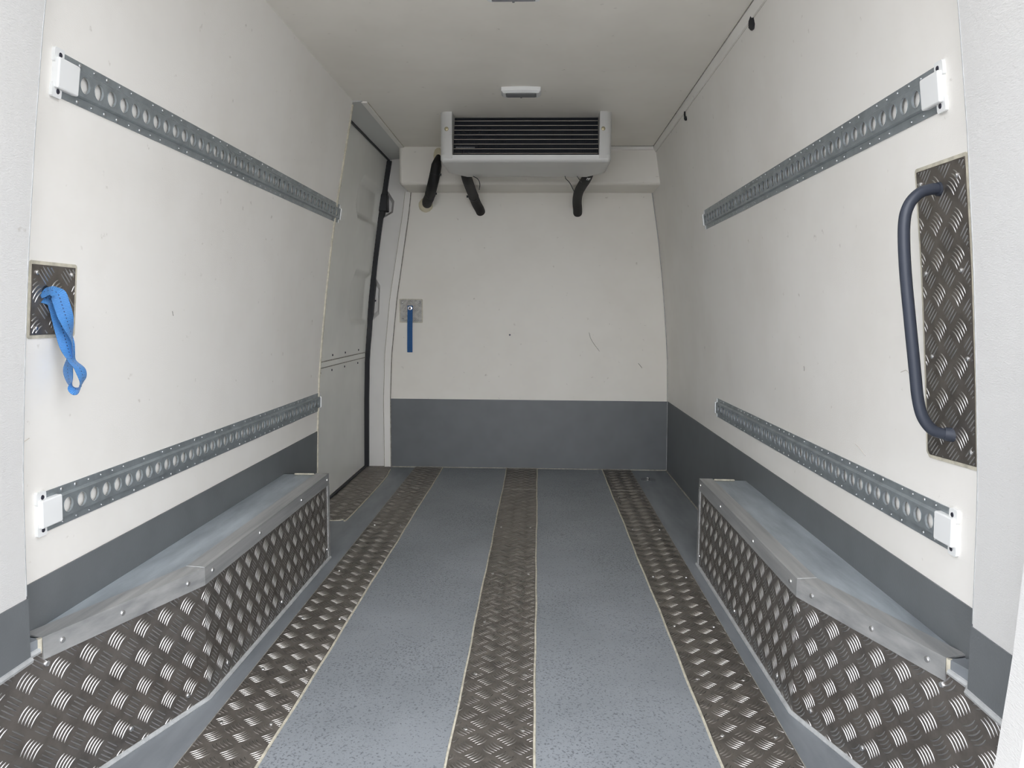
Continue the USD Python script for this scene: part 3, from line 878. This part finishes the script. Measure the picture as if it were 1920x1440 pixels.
def wall_plate(t, side, yc, zc_, poly, off, mat="tread_base", barmat="tread_bar", riseA=-1, bA=(1, 1), bB=(-1, -1), bead="cream_sealant", halo=0.004):
    o, u, tt, nn = wallframe(side, yc, zc_)
    # plate coordinates: first axis towards the rear of the van, second up
    ax = -u
    zt = np.linspace(zc_ - 0.4, zc_ + 0.4, 401)
    arc = np.concatenate([[0], np.cumsum(np.hypot(np.diff(hw(zt)), np.diff(zt)))])
    arc -= np.interp(zc_, zt, arc)

    def put(m):
        def fn(p):
            z = np.interp(p[:, 1], arc, zt)
            d = (hw(z + 0.04) - hw(z - 0.04)) / 0.08
            k = np.sqrt(1 + d * d)
            return np.stack([CX + side * hw(z) - side * p[:, 2] / k, yc - p[:, 0], z + p[:, 2] * d / k], 1)
        return mapped(m, fn, side < 0)
    strips = [poly.intersection(sbox(-1, a, 1, a + 0.0232)) for a in np.arange(-0.2401, 0.24, 0.0232)]
    obj("backing_plate", put(cat_(*[extr(q, 0.0052, -0.0026) for q in strips if q.area > 1e-7])), mat, t, smooth=20)
    V, F = chequer(poly, off, riseA, bA, bB)
    obj("raised_bars", put(trimesh.Trimesh(V + [0, 0, 0.0025], F, process=False)), barmat, t, smooth=True, kind="stuff")
    g = poly.buffer(halo, join_style=1).difference(poly.buffer(0.0004))
    gs = []
    for a in np.arange(-0.2501, 0.26, 0.0232):
        q = g.intersection(sbox(-1, a, 1, a + 0.0232))
        gs += [extr(e, 0.0044, -0.0026) for e in getattr(q, "geoms", [q]) if e.area > 1e-8]
    obj("sealant_border", put(cat_(*gs)), bead, t, smooth=False)
    return put, o, ax, tt, nn


yc, zc_ = 1.190, 0.802
t = thing_at("grab_handle", "dark grab handle on a tall tread plate on the right wall", "grab handle", (0.60, yc, 0.60))
hp = Polygon([(-0.066, -0.226), (-0.060, -0.232), (0.072, -0.226), (0.066, 0.230), (-0.072, 0.232)])
put, o, ax, tt, nn = wall_plate(t, 1, yc, zc_, hp, (-0.020, 0.088), halo=0.006)
for uy, z in ((1.145, 1.008), (1.250, 1.012), (1.248, 0.869), (1.146, 0.869), (1.236, 0.735), (1.135, 0.737), (1.130, 0.596)):
    obj("plate_screw", put(mapped(dome_head(0.0042, 0.003), lambda p, a=yc - uy, b=(z - zc_) * 1.005: p + [a, b, 0.0024])), "screw_steel", t)
pts = [(0.622, 1.195, 0.996), (0.602, 1.195, 0.995), (0.585, 1.195, 0.988), (0.571, 1.195, 0.970), (0.566, 1.195, 0.940), (0.571, 1.195, 0.877), (0.583, 1.195, 0.794), (0.596, 1.195, 0.710),
       (0.602, 1.195, 0.672), (0.610, 1.193, 0.642), (0.624, 1.190, 0.622), (0.641, 1.186, 0.615), (0.660, 1.180, 0.614)]
obj("handle_tube", tube(catmull(pts, 7), 0.0088, 18), "handle_rubber", t, smooth=50)
for p0, p1 in (((0.613, 1.195, 0.9955), (0.626, 1.195, 0.996)), ((0.642, 1.186, 0.615), (0.661, 1.180, 0.614))):
    obj("handle_foot", tube([p0, p1], [0.0105, 0.0125], 18), "handle_rubber", t, smooth=50)

# left anchor plate with a hole and the blue strap through it
yc, zc_ = 1.198, 0.816
t = thing_at("anchor_plate", "small tread plate screwed to the left wall behind the twisted strap", "anchor plate", (-0.795, yc, 0.76), group="strap anchor plates")
lp = Polygon([(-0.054, -0.055), (0.054, -0.055), (0.054, 0.056), (-0.054, 0.056)])
hole = Point(0.020, 0.013).buffer(0.011, 16)
lph = lp.difference(hole)
o, u, tt, nn = wallframe(-1, yc, zc_)
put = lambda m: framed(m, o, -u, tt, nn)
obj("backing_plate", put(extr(lph, 0.0045, -0.002)), "tread_base", t, smooth=False)
V, F = chequer(lph, (0.047, 0.016), -1, (1, 1), (-1, -1))
obj("raised_bars", put(trimesh.Trimesh(V + [0, 0, 0.0025], F, process=False)), "tread_bar", t, smooth=True, kind="stuff")
obj("sealant_border", put(extr(lp.buffer(0.006, join_style=1).difference(lp.buffer(0.0004)), 0.0034, -0.002)), "cream_sealant", t, smooth=False)
obj("hole_backing", put(extr(Point(0.020, 0.013).buffer(0.0125, 16), 0.0012, 0.0002)), "black_rubber", t, smooth=False)
for a, b in ((0.044, 0.044), (-0.044, 0.044), (0.042, -0.044)):
    obj("plate_screw", put(mapped(dome_head(0.0042, 0.003), lambda p, a=a, b=b: p + [a, b, 0.0024])), "screw_steel", t)

# strap: out of the hole, over, down, twisted once and back up behind
def facing(deg, tilt=0.0):
    """Width direction: 0 = flat towards the rear doors' middle, 90 = edge on; tilt lifts it."""
    a = math.radians(deg)
    return (math.cos(a) * 0.84 - math.sin(a) * 0.54, math.cos(a) * 0.54 + math.sin(a) * 0.84, tilt)


ctrl = [
    ((-0.7960, 1.168, 0.8270), facing(70, 1.2)),
    ((-0.7889, 1.172, 0.8295), facing(60, 0.9)),
    ((-0.7813, 1.176, 0.8313), facing(38, 0.45)),
    ((-0.7740, 1.180, 0.8257), facing(12, -0.35)),
    ((-0.7715, 1.183, 0.8125), facing(5, -0.15)),
    ((-0.7684, 1.186, 0.7941), facing(15)),
    ((-0.7660, 1.189, 0.7773), facing(45)),
    ((-0.7649, 1.195, 0.7552), facing(82)),
    ((-0.7682, 1.200, 0.7362), facing(100)),
    ((-0.7744, 1.202, 0.7181), facing(112)),
    ((-0.7769, 1.200, 0.7019), facing(125)),
    ((-0.7710, 1.196, 0.6825), facing(112, 0.4)),
    ((-0.7640, 1.193, 0.6725), facing(98, 0.55)),
    ((-0.7545, 1.191, 0.6710), facing(84, 0.55)),
    ((-0.7469, 1.190, 0.6867), facing(66, 0.4)),
    ((-0.7504, 1.190, 0.7046), facing(50, 0.0)),
    ((-0.7640, 1.192, 0.7179), facing(66, 0.1)),
    ((-0.7700, 1.193, 0.7331), facing(38)),
    ((-0.7748, 1.195, 0.7500), facing(8)),
    ((-0.7805, 1.196, 0.7686), facing(20)),
    ((-0.7857, 1.196, 0.7855), facing(35)),
    ((-0.7873, 1.192, 0.8041), facing(40)),
    ((-0.7885, 1.184, 0.8160), facing(45, 0.3)),
    ((-0.7965, 1.172, 0.8220), facing(45, 0.4)),
]
P = catmull([c[0] for c in ctrl], 7)
Wd = [np.array(ctrl[0][1], float)]
for c in ctrl[1:]:
    w = np.array(c[1], float)
    Wd.append(w if w @ Wd[-1] >= 0 else -w)
Wd = catmull(Wd, 7)
m, uv = ribbon(P, Wd, 0.0235, 0.0018)
tt_ = thing_at("webbing_strap", "bright blue twisted webbing loop hanging from the left wall plate", "strap", (-0.795, 1.18, 0.83), group="blue webbing straps")
obj("webbing", m, "blue_webbing", tt_, smooth=True, uv=uv)

# bulkhead anchor plate and its strap
t = thing_at("anchor_plate", "pale square tread plate on the bulkhead beside the door pillar", "anchor plate", (-0.651, YB, 0.754), group="strap anchor plates")
bp = sbox(-0.0545, -0.0555, 0.0545, 0.0555)
o = np.array([-0.651, YB, 0.8095])
putb = lambda m: framed(m, o, (1, 0, 0), (0, 0, 1), (0, -1, 0))
obj("backing_plate", putb(extr(bp, 0.0045, -0.002)), "tread_worn", t, smooth=False)
V, F = chequer(bp, (0.02, 0.01), 1, (1, -1), (-1, -1))
obj("raised_bars", putb(trimesh.Trimesh(V + [0, 0, 0.0025], F, process=False)), "tread_worn", t, smooth=True, kind="stuff")
obj("sealant_border", putb(extr(bp.buffer(0.005, join_style=1).difference(bp.buffer(0.0004)), 0.0034, -0.002)), "cream_sealant", t, smooth=False)
for a, b in ((-0.042, 0.042), (-0.041, -0.040), (0.042, 0.042)):
    obj("plate_screw", putb(mapped(dome_head(0.0045, 0.003), lambda p, a=a, b=b: p + [a, b, 0.0024])), "screw_steel", t)
tt_ = thing_at("webbing_strap", "dark blue webbing strap hanging straight down from the bulkhead plate", "strap", (-0.655, YB - 0.01, 0.82), group="blue webbing straps")
P = catmull([(-0.654, YB - 0.006, 0.836), (-0.654, YB - 0.010, 0.828), (-0.654, YB - 0.012, 0.80), (-0.6555, YB - 0.012, 0.74), (-0.6565, YB - 0.011, 0.68), (-0.657, YB - 0.011, 0.610), (-0.657, YB - 0.009, 0.600), (-0.657, YB - 0.006, 0.610), (-0.6565, YB - 0.006, 0.70), (-0.655, YB - 0.0062, 0.80)], 6)
m, uv = ribbon(P, np.tile([1.0, 0, 0], (len(P), 1)), 0.026, 0.0018)
obj("webbing", m, "navy_webbing", tt_, smooth=True, uv=uv)
ry = YB - 0.0135
obj("bolt_washer", framed(lathe([[0.0045, 0.0], [0.010, 0.0], [0.0102, 0.002], [0.0045, 0.0026]], 20), (-0.654, ry, 0.823), (1, 0, 0), (0, 0, 1), (0, -1, 0)), "chrome", tt_)
obj("bolt_head", framed(dome_head(0.0055, 0.005, 12), (-0.654, ry, 0.823), (1, 0, 0), (0, 0, 1), (0, -1, 0)), "screw_dark", tt_)

# ------------------------------------------------------------------ cooling unit under the ceiling
t = thing_at("cooling_unit", "white roof-mounted evaporator unit with dark louvred coil", "cooling unit", (-0.058, 3.1, ZC))
XL, XR = -0.389, 0.274
r = 0.018
r = 0.013
tray = m3.Manifold.batch_hull([m3.Manifold.sphere(r, 16).translate(p) for p in [
    (XL + r, 2.967, 1.397), (XR - r, 2.967, 1.397), (XL + r, 3.19, 1.399), (XR - r, 3.19, 1.399), (XL + 0.075, 3.283, 1.400), (XR - 0.075, 3.283, 1.400),
    (XL + r, 2.963, 1.430), (XR - r, 2.963, 1.430), (XL + r, 3.19, 1.430), (XR - r, 3.19, 1.430), (XL + 0.075, 3.283, 1.430), (XR - 0.075, 3.283, 1.430)]])
tray = tray ^ m3.Manifold.cube((2, 2, 0.212)).translate((-1, 2, 1.20))     # flat top
# shallow arch along the rear lower edge of the tray
arch = m3.Manifold.cylinder(0.4, 1.6, 1.6, 128).rotate((0, 0, 0)).translate((-0.058, 3.30 + 1.578, 1.2))
tray = tray - arch
cheeks = None
for x0, x1 in ((XL, XL + 0.047), (XR - 0.047, XR)):
    out = x0 if x0 < 0 else x1
    inn = x1 if x0 < 0 else x0
    sg = 1 if x0 < 0 else -1
    rr = 0.022
    pr = [m3.Manifold.cylinder(0.005, rr, rr, 20).translate((out + sg * rr, 2.952 + rr, z)) for z in (1.40, ZC - 0.004)]
    pr += [m3.Manifold.cylinder(0.005, 0.003, 0.003, 8).translate((inn - sg * 0.003, 2.953, z)) for z in (1.40, ZC - 0.004)]
    pr += [m3.Manifold.cylinder(0.005, rr, rr, 16).translate((out + sg * rr, 3.20, z)) for z in (1.40, ZC - 0.004)]
    pr += [m3.Manifold.cylinder(0.005, 0.003, 0.003, 8).translate((inn - sg * 0.003, 3.20, z)) for z in (1.40, ZC - 0.004)]
    ck = m3.Manifold.batch_hull(pr)
    cheeks = ck if cheeks is None else cheeks + ck
obj("housing", tray + cheeks, "unit_plastic", t, smooth=35)
# coil: dark block leaning back between the cheeks
CL, CR = XL + 0.046, XR - 0.046
b0, b1 = np.array([2.985, 1.410]), np.array([3.045, ZC - 0.001])
prof = Polygon([tuple(b0), (3.18, 1.410), (3.18, ZC - 0.001), tuple(b1)])
obj("coil_block", mapped(extr(prof, CR - CL), lambda v: np.stack([CL + v[:, 2], v[:, 0], v[:, 1]], 1)), "coil_dark", t, smooth=False)
dv = (b1 - b0)
nvec = np.array([-dv[1], dv[0]]) / np.linalg.norm(dv)
for i in range(8):
    q = b0 + dv * (0.075 + 0.119 * i) + nvec * 0.0045
    obj("coil_tube", tube([(CL - 0.002, q[0], q[1]), (CR + 0.002, q[0], q[1])], 0.0019, 8), "coil_tube", t, smooth=True)
fins = []
for x in np.linspace(CL + 0.004, CR - 0.004, 130):
    a, b = b0 + nvec * 0.0005, b1 + nvec * 0.0005
    V = np.array([(x + dx, p[0] + k * nvec[0] * 0.0030, p[1] + k * nvec[1] * 0.0030) for dx in (-0.0005, 0.0005) for p in (a, b) for k in (-1, 1)])
    fins.append(trimesh.Trimesh(V, trimesh.creation.box().convex_hull.faces if False else np.array([[0, 1, 3], [0, 3, 2], [4, 7, 5], [4, 6, 7], [0, 4, 5], [0, 5, 1], [2, 3, 7], [2, 7, 6], [1, 5, 7], [1, 7, 3], [0, 2, 6], [0, 6, 4]]), process=False))
obj("coil_fins", cat_(*fins), "coil_fin", t, smooth=False, kind="stuff")
obj("sensor_clip", bx(CL + 0.01, CL + 0.085, 2.998, 3.004, 1.446, 1.452), "lens_grey", t)
for x in (-0.364, 0.241):
    obj("cover_screw", framed(dome_head(0.0085, 0.004, 14), (x, 2.9525, 1.510), (1, 0, 0), (0, 0, 1), (0, -1, 0)), "brass_screw", t)

# hoses and cables
t = thing_at("drain_hose", "leftmost black lagged pipe bundle from bulkhead box to foam seal", "hose", (-0.56, 3.7, 1.34), group="black hoses under the cooling unit")
P = catmull([(-0.474, 3.60, 1.548), (-0.477, 3.557, 1.528), (-0.483, 3.540, 1.490), (-0.490, 3.536, 1.448), (-0.505, 3.555, 1.398), (-0.535, 3.67, 1.365), (-0.556, 3.74, 1.352), (-0.568, 3.80, 1.346)], 8)
rad = np.interp(np.linspace(0, 1, len(P)), [0, 0.15, 0.3, 0.9, 1], [0.008, 0.012, 0.024, 0.0255, 0.024])
obj("pipe_lagging", tube(P, rad, 16), "hose_lagging", t, smooth=60)
for k in (0.45, 0.68):
    i = int(k * (len(P) - 1))
    obj("cable_tie", tube([P[i] - (P[i + 1] - P[i]) * 0.3, P[i] + (P[i + 1] - P[i]) * 0.3], rad[i] + 0.0012, 16), "black_rubber", t)
    obj("tie_tail", bx(P[i][0] + 0.022, P[i][0] + 0.032, P[i][1] - 0.012, P[i][1] - 0.005, P[i][2] - 0.005, P[i][2] + 0.004), "black_rubber", t)


def blob(c, r, sx, sy, sz, seed):
    s = trimesh.creation.icosphere(4, 1.0)
    n = meshkit.fbm(s.vertices * 2.5 + seed, 3, seed)
    v = s.vertices * (r * (0.9 + 0.2 * n))[:, None] * [sx, sy, sz]
    return trimesh.Trimesh(v + c, s.faces, process=False)


obj("foam_seal", blob((-0.573, YB, 1.340), 0.036, 1, 0.30, 1.0, 3), "foam", t, smooth=True, label="yellowish foam round the pipe at the bulkhead")
obj("foam_seal", blob((-0.478, 3.563, 1.535), 0.028, 0.8, 0.4, 1.3, 9), "foam", t, smooth=True, label="yellowish foam where the pipe leaves the box")

t = thing_at("drain_hose", "middle black drain hose from cooling unit down to bulkhead", "hose", (-0.31, 3.5, 1.35), group="black hoses under the cooling unit")
P = catmull([(-0.329, 3.335, 1.450), (-0.328, 3.345, 1.425), (-0.327, 3.40, 1.400), (-0.325, 3.50, 1.385), (-0.321, 3.62, 1.366), (-0.313, 3.72, 1.340), (-0.301, 3.775, 1.318), (-0.297, 3.80, 1.308)], 8)
obj("hose_tube", tube(P, 0.0235, 18), "hose_lagging", t, smooth=60)
i = int(0.62 * (len(P) - 1))
obj("cable_tie", tube([P[i] - (P[i + 1] - P[i]) * 0.3, P[i] + (P[i + 1] - P[i]) * 0.3], 0.0248, 16), "black_rubber", t)
obj("tie_tail", bx(P[i][0] - 0.033, P[i][0] - 0.022, P[i][1] - 0.01, P[i][1] - 0.003, P[i][2] - 0.006, P[i][2] + 0.004), "black_rubber", t)

t = thing_at("drain_hose", "rightmost black drain hose with a small white sticker", "hose", (0.19, 3.5, 1.35), group="black hoses under the cooling unit")
P = catmull([(0.218, 3.335, 1.450), (0.216, 3.345, 1.425), (0.208, 3.40, 1.403), (0.194, 3.50, 1.388), (0.182, 3.60, 1.370), (0.181, 3.69, 1.345), (0.188, 3.77, 1.315), (0.190, 3.80, 1.303)], 8)
obj("hose_tube", tube(P, 0.0225, 18), "hose_lagging", t, smooth=60)
i = int(0.40 * (len(P) - 1))
c = P[int(0.20 * (len(P) - 1))]
d = P[int(0.27 * (len(P) - 1))] - c
d /= np.linalg.norm(d)
lb = []
for a in np.linspace(-0.35, 0.35, 6):
    for k in (0, 1):
        th = -math.pi / 2 + a
        sidev = np.cross(d, [0, 0, 1.0])
        sidev /= np.linalg.norm(sidev)
        upv = np.cross(sidev, d)
        lb.append(c + d * 0.020 * k + 0.0229 * (np.cos(th + 0.0) * sidev * 1.0 + np.sin(th) * upv))
F = []
for j in range(5):
    a0 = j * 2
    F += [[a0, a0 + 2, a0 + 3], [a0, a0 + 3, a0 + 1]]
obj("sticker", trimesh.Trimesh(np.vstack([lb, np.array(lb) + [0, 0, 0.0006]]), np.array(F + [[a + 12 for a in f][::-1] for f in F]), process=False), "white_plastic", t)

CABLES = [([(-0.285, 3.24, 1.382), (-0.268, 3.27, 1.376), (-0.264, 3.33, 1.366), (-0.272, 3.40, 1.352)], "thin black cable loop beside the middle drain hose"),
          ([(0.106, 3.24, 1.382), (0.112, 3.27, 1.376), (0.130, 3.32, 1.368), (0.155, 3.42, 1.345)], "thin black cable under the cooling unit left of the right hose"),
          ([(0.158, 3.24, 1.382), (0.166, 3.27, 1.378), (0.182, 3.33, 1.372)], "short thin black cable touching the right drain hose")]
for pts, lab in CABLES:
    P = catmull(pts, 6)
    tag(obj("sensor_cable", tube(P, 0.0016, 8), "black_rubber", smooth=60), lab, "cable", "thin black cables")

# ------------------------------------------------------------------ ceiling lights
for y0, lab in ((2.632, "white ceiling light nearer the cooling unit"), (1.825, "ceiling light cut off by the top edge of the picture")):
    t = thing_at("ceiling_light", lab, "ceiling light", (-0.069, y0 + 0.037, ZC), group="ceiling lights")
    x0, x1 = -0.137, 0.0
    prof = []
    yy = y0 + 0.075
    pts = []
    for i in range(17):
        a = i / 16
        pts.append((x0 + (x1 - x0) * a, y0 + 0.008 - 0.008 * math.sin(math.pi * a)))
    pl = Polygon(pts + [(x1 + 0.001, yy - 0.01), (x1 - 0.008, yy), (x0 + 0.008, yy), (x0 - 0.001, yy - 0.01)]).buffer(-0.003).buffer(0.003, 6)
    top, low = extr(pl, 0.006, ZC - 0.005), None
    hs = [m3.Manifold.hull_points(np.array([(x, y, ZC + 0.002) for x, y in pl.exterior.coords] + [(x, y, ZC - 0.012) for x, y in pl.exterior.coords] + [(x, y, ZC - 0.019) for x, y in pl.buffer(-0.007).exterior.coords], np.float32))]
    lens = sbox(x0 + 0.016, y0 + 0.017, x1 - 0.016, y0 + 0.068).buffer(-0.004).buffer(0.004, 5)
    cutm = m3.Manifold.hull_points(np.array([(x, y, z) for x, y in lens.buffer(0.001).exterior.coords for z in (ZC - 0.03, ZC - 0.014)], np.float32))
    obj("housing", hs[0] - cutm, "white_plastic", t, smooth=35)
    obj("lens", m3.Manifold.hull_points(np.array([(x, y, ZC - 0.012) for x, y in lens.exterior.coords] + [(x, y, ZC - 0.018) for x, y in lens.exterior.coords] + [(x, y, ZC - 0.0205) for x, y in lens.buffer(-0.006).exterior.coords], np.float32)), "lens_grey", t, smooth=35)
    obj("lens_clip", rbox(-0.072, -0.066, y0 + 0.060, y0 + 0.068, ZC - 0.0215, ZC - 0.014, 0.001, 6), "lens_grey", t)

# ------------------------------------------------------------------ hooks on the right cove strip, floor drain
t = thing_at("coat_hook", "black pear-shaped hook on the right cove strip, nearer the bulkhead", "hook", (0.535, 2.87, 1.545), group="hooks on the right cove strip")
P = catmull([(0.539, 2.87, 1.566), (0.535, 2.869, 1.552), (0.535, 2.867, 1.535), (0.537, 2.864, 1.523), (0.541, 2.862, 1.522)], 6)
obj("stem", tube(P, np.linspace(0.002, 0.0045, len(P)), 10), "black_rubber", t, smooth=60)
obj("knob", blob((0.539, 2.863, 1.525), 0.0075, 1, 1, 1.1, 4), "black_rubber", t, smooth=True)
t = thing_at("coat_hook", "black lozenge-shaped hook at the top right, nearer the camera", "hook", (0.54, 1.99, 1.54), group="hooks on the right cove strip")
loz = Polygon([(0.004, 0.019), (0.010, 0.010), (0.0105, -0.006), (0.004, -0.018), (-0.002, -0.020), (-0.009, -0.012), (-0.0095, 0.004), (-0.004, 0.016)])
n_ = np.array([-0.75, -0.66, 0.0]); n_ /= np.linalg.norm(n_)
u_ = np.array([0.66, -0.75, 0.0]); u_ /= np.linalg.norm(u_)
obj("hook_plate", framed(extr(loz.buffer(-0.001).buffer(0.001, 4), 0.005), (0.537, 1.992, 1.541), u_, (0, 0, 1), n_), "black_rubber", t)
obj("hook_stem", tube([(0.536, 1.995, 1.552), (0.542, 2.0, 1.562)], 0.003, 8), "black_rubber", t)

t = thing_at("floor_drain", "small chrome lashing stud in a dark dish in the far right floor corner", "floor fitting", (0.538, 3.57, 0))
obj("dish", framed(lathe([[0.0, 0.0005], [0.018, 0.0012], [0.030, 0.0035], [0.036, 0.0030], [0.038, 0.0]][::-1], 28), (0.538, 3.57, 0), (1, 0, 0), (0, 1, 0), (0, 0, 1)), "grey_vinyl", t, smooth=50)
obj("stud", framed(lathe([[0.0, 0.014], [0.006, 0.013], [0.0085, 0.009], [0.007, 0.004], [0.012, 0.001], [0.0, 0.001]][::-1], 20), (0.538, 3.57, 0), (1, 0, 0), (0, 1, 0), (0, 0, 1)), "chrome", t, smooth=40)

# unseen open rear doors, added either side of the camera to shade the near linings
for nm, sg in (("added_door_2", -1), ("added_door_3", 1)):
    t = thing_at(nm, "unseen white rear door with a grey inner panel, added to shade the near linings, standing open at the %s of the opening" % ("left" if sg < 0 else "right"), None, (CX + sg * 0.86, 0.79, 0), kind="structure")
    x = CX + sg * 0.90
    swing = math.radians(2 if sg < 0 else 20)           # left door square to the van, right swung out to brighten the left wall

    def sh(m, sg=sg, a=swing, hx=x):
        def fn(v):
            dx, dy = v[:, 0] - hx, v[:, 1] - 0.80
            return np.stack([hx + dx * math.cos(a) - sg * dy * math.sin(a), 0.80 + dy * math.cos(a) + sg * dx * math.sin(a), v[:, 2]], 1)
        return mapped(m, fn)
    obj("door_skin", sh(rbox(x - 0.025, x + 0.025, 0.02, 0.80, -0.02, 1.62, 0.02, 10)), "body_paint", t, smooth=40)
    xi = x - sg * 0.028
    obj("door_lining", sh(rbox(xi - 0.008, xi + 0.008, 0.10, 0.74, 0.06, 1.52, 0.006, 8)), "door_trim_grey", t, smooth=40)
    obj("door_seal", sh(tube([(xi, 0.06, 0.03), (xi, 0.06, 1.57), (xi, 0.77, 1.57), (xi, 0.77, 0.03), (xi, 0.06, 0.03)], 0.009, 8)), "black_rubber", t)

# roof, sides and front skins that keep daylight out of the load space except through the rear doors
obj("wall_outer_roof", bx(-1.05, 0.90, 0.86, 4.0, ZC + 0.09, ZC + 0.12), "body_paint", kind="structure", label="van roof skin above the lining")
obj("wall_outer_left", bx(-1.02, -0.99, 0.86, 4.0, -0.06, ZC + 0.10), "body_paint", kind="structure", label="van outer skin behind the left lining")
obj("wall_outer_front", bx(-1.02, 0.86, 3.97, 4.0, -0.06, ZC + 0.10), "body_paint", kind="structure", label="van inner partition skin in front of the bulkhead")
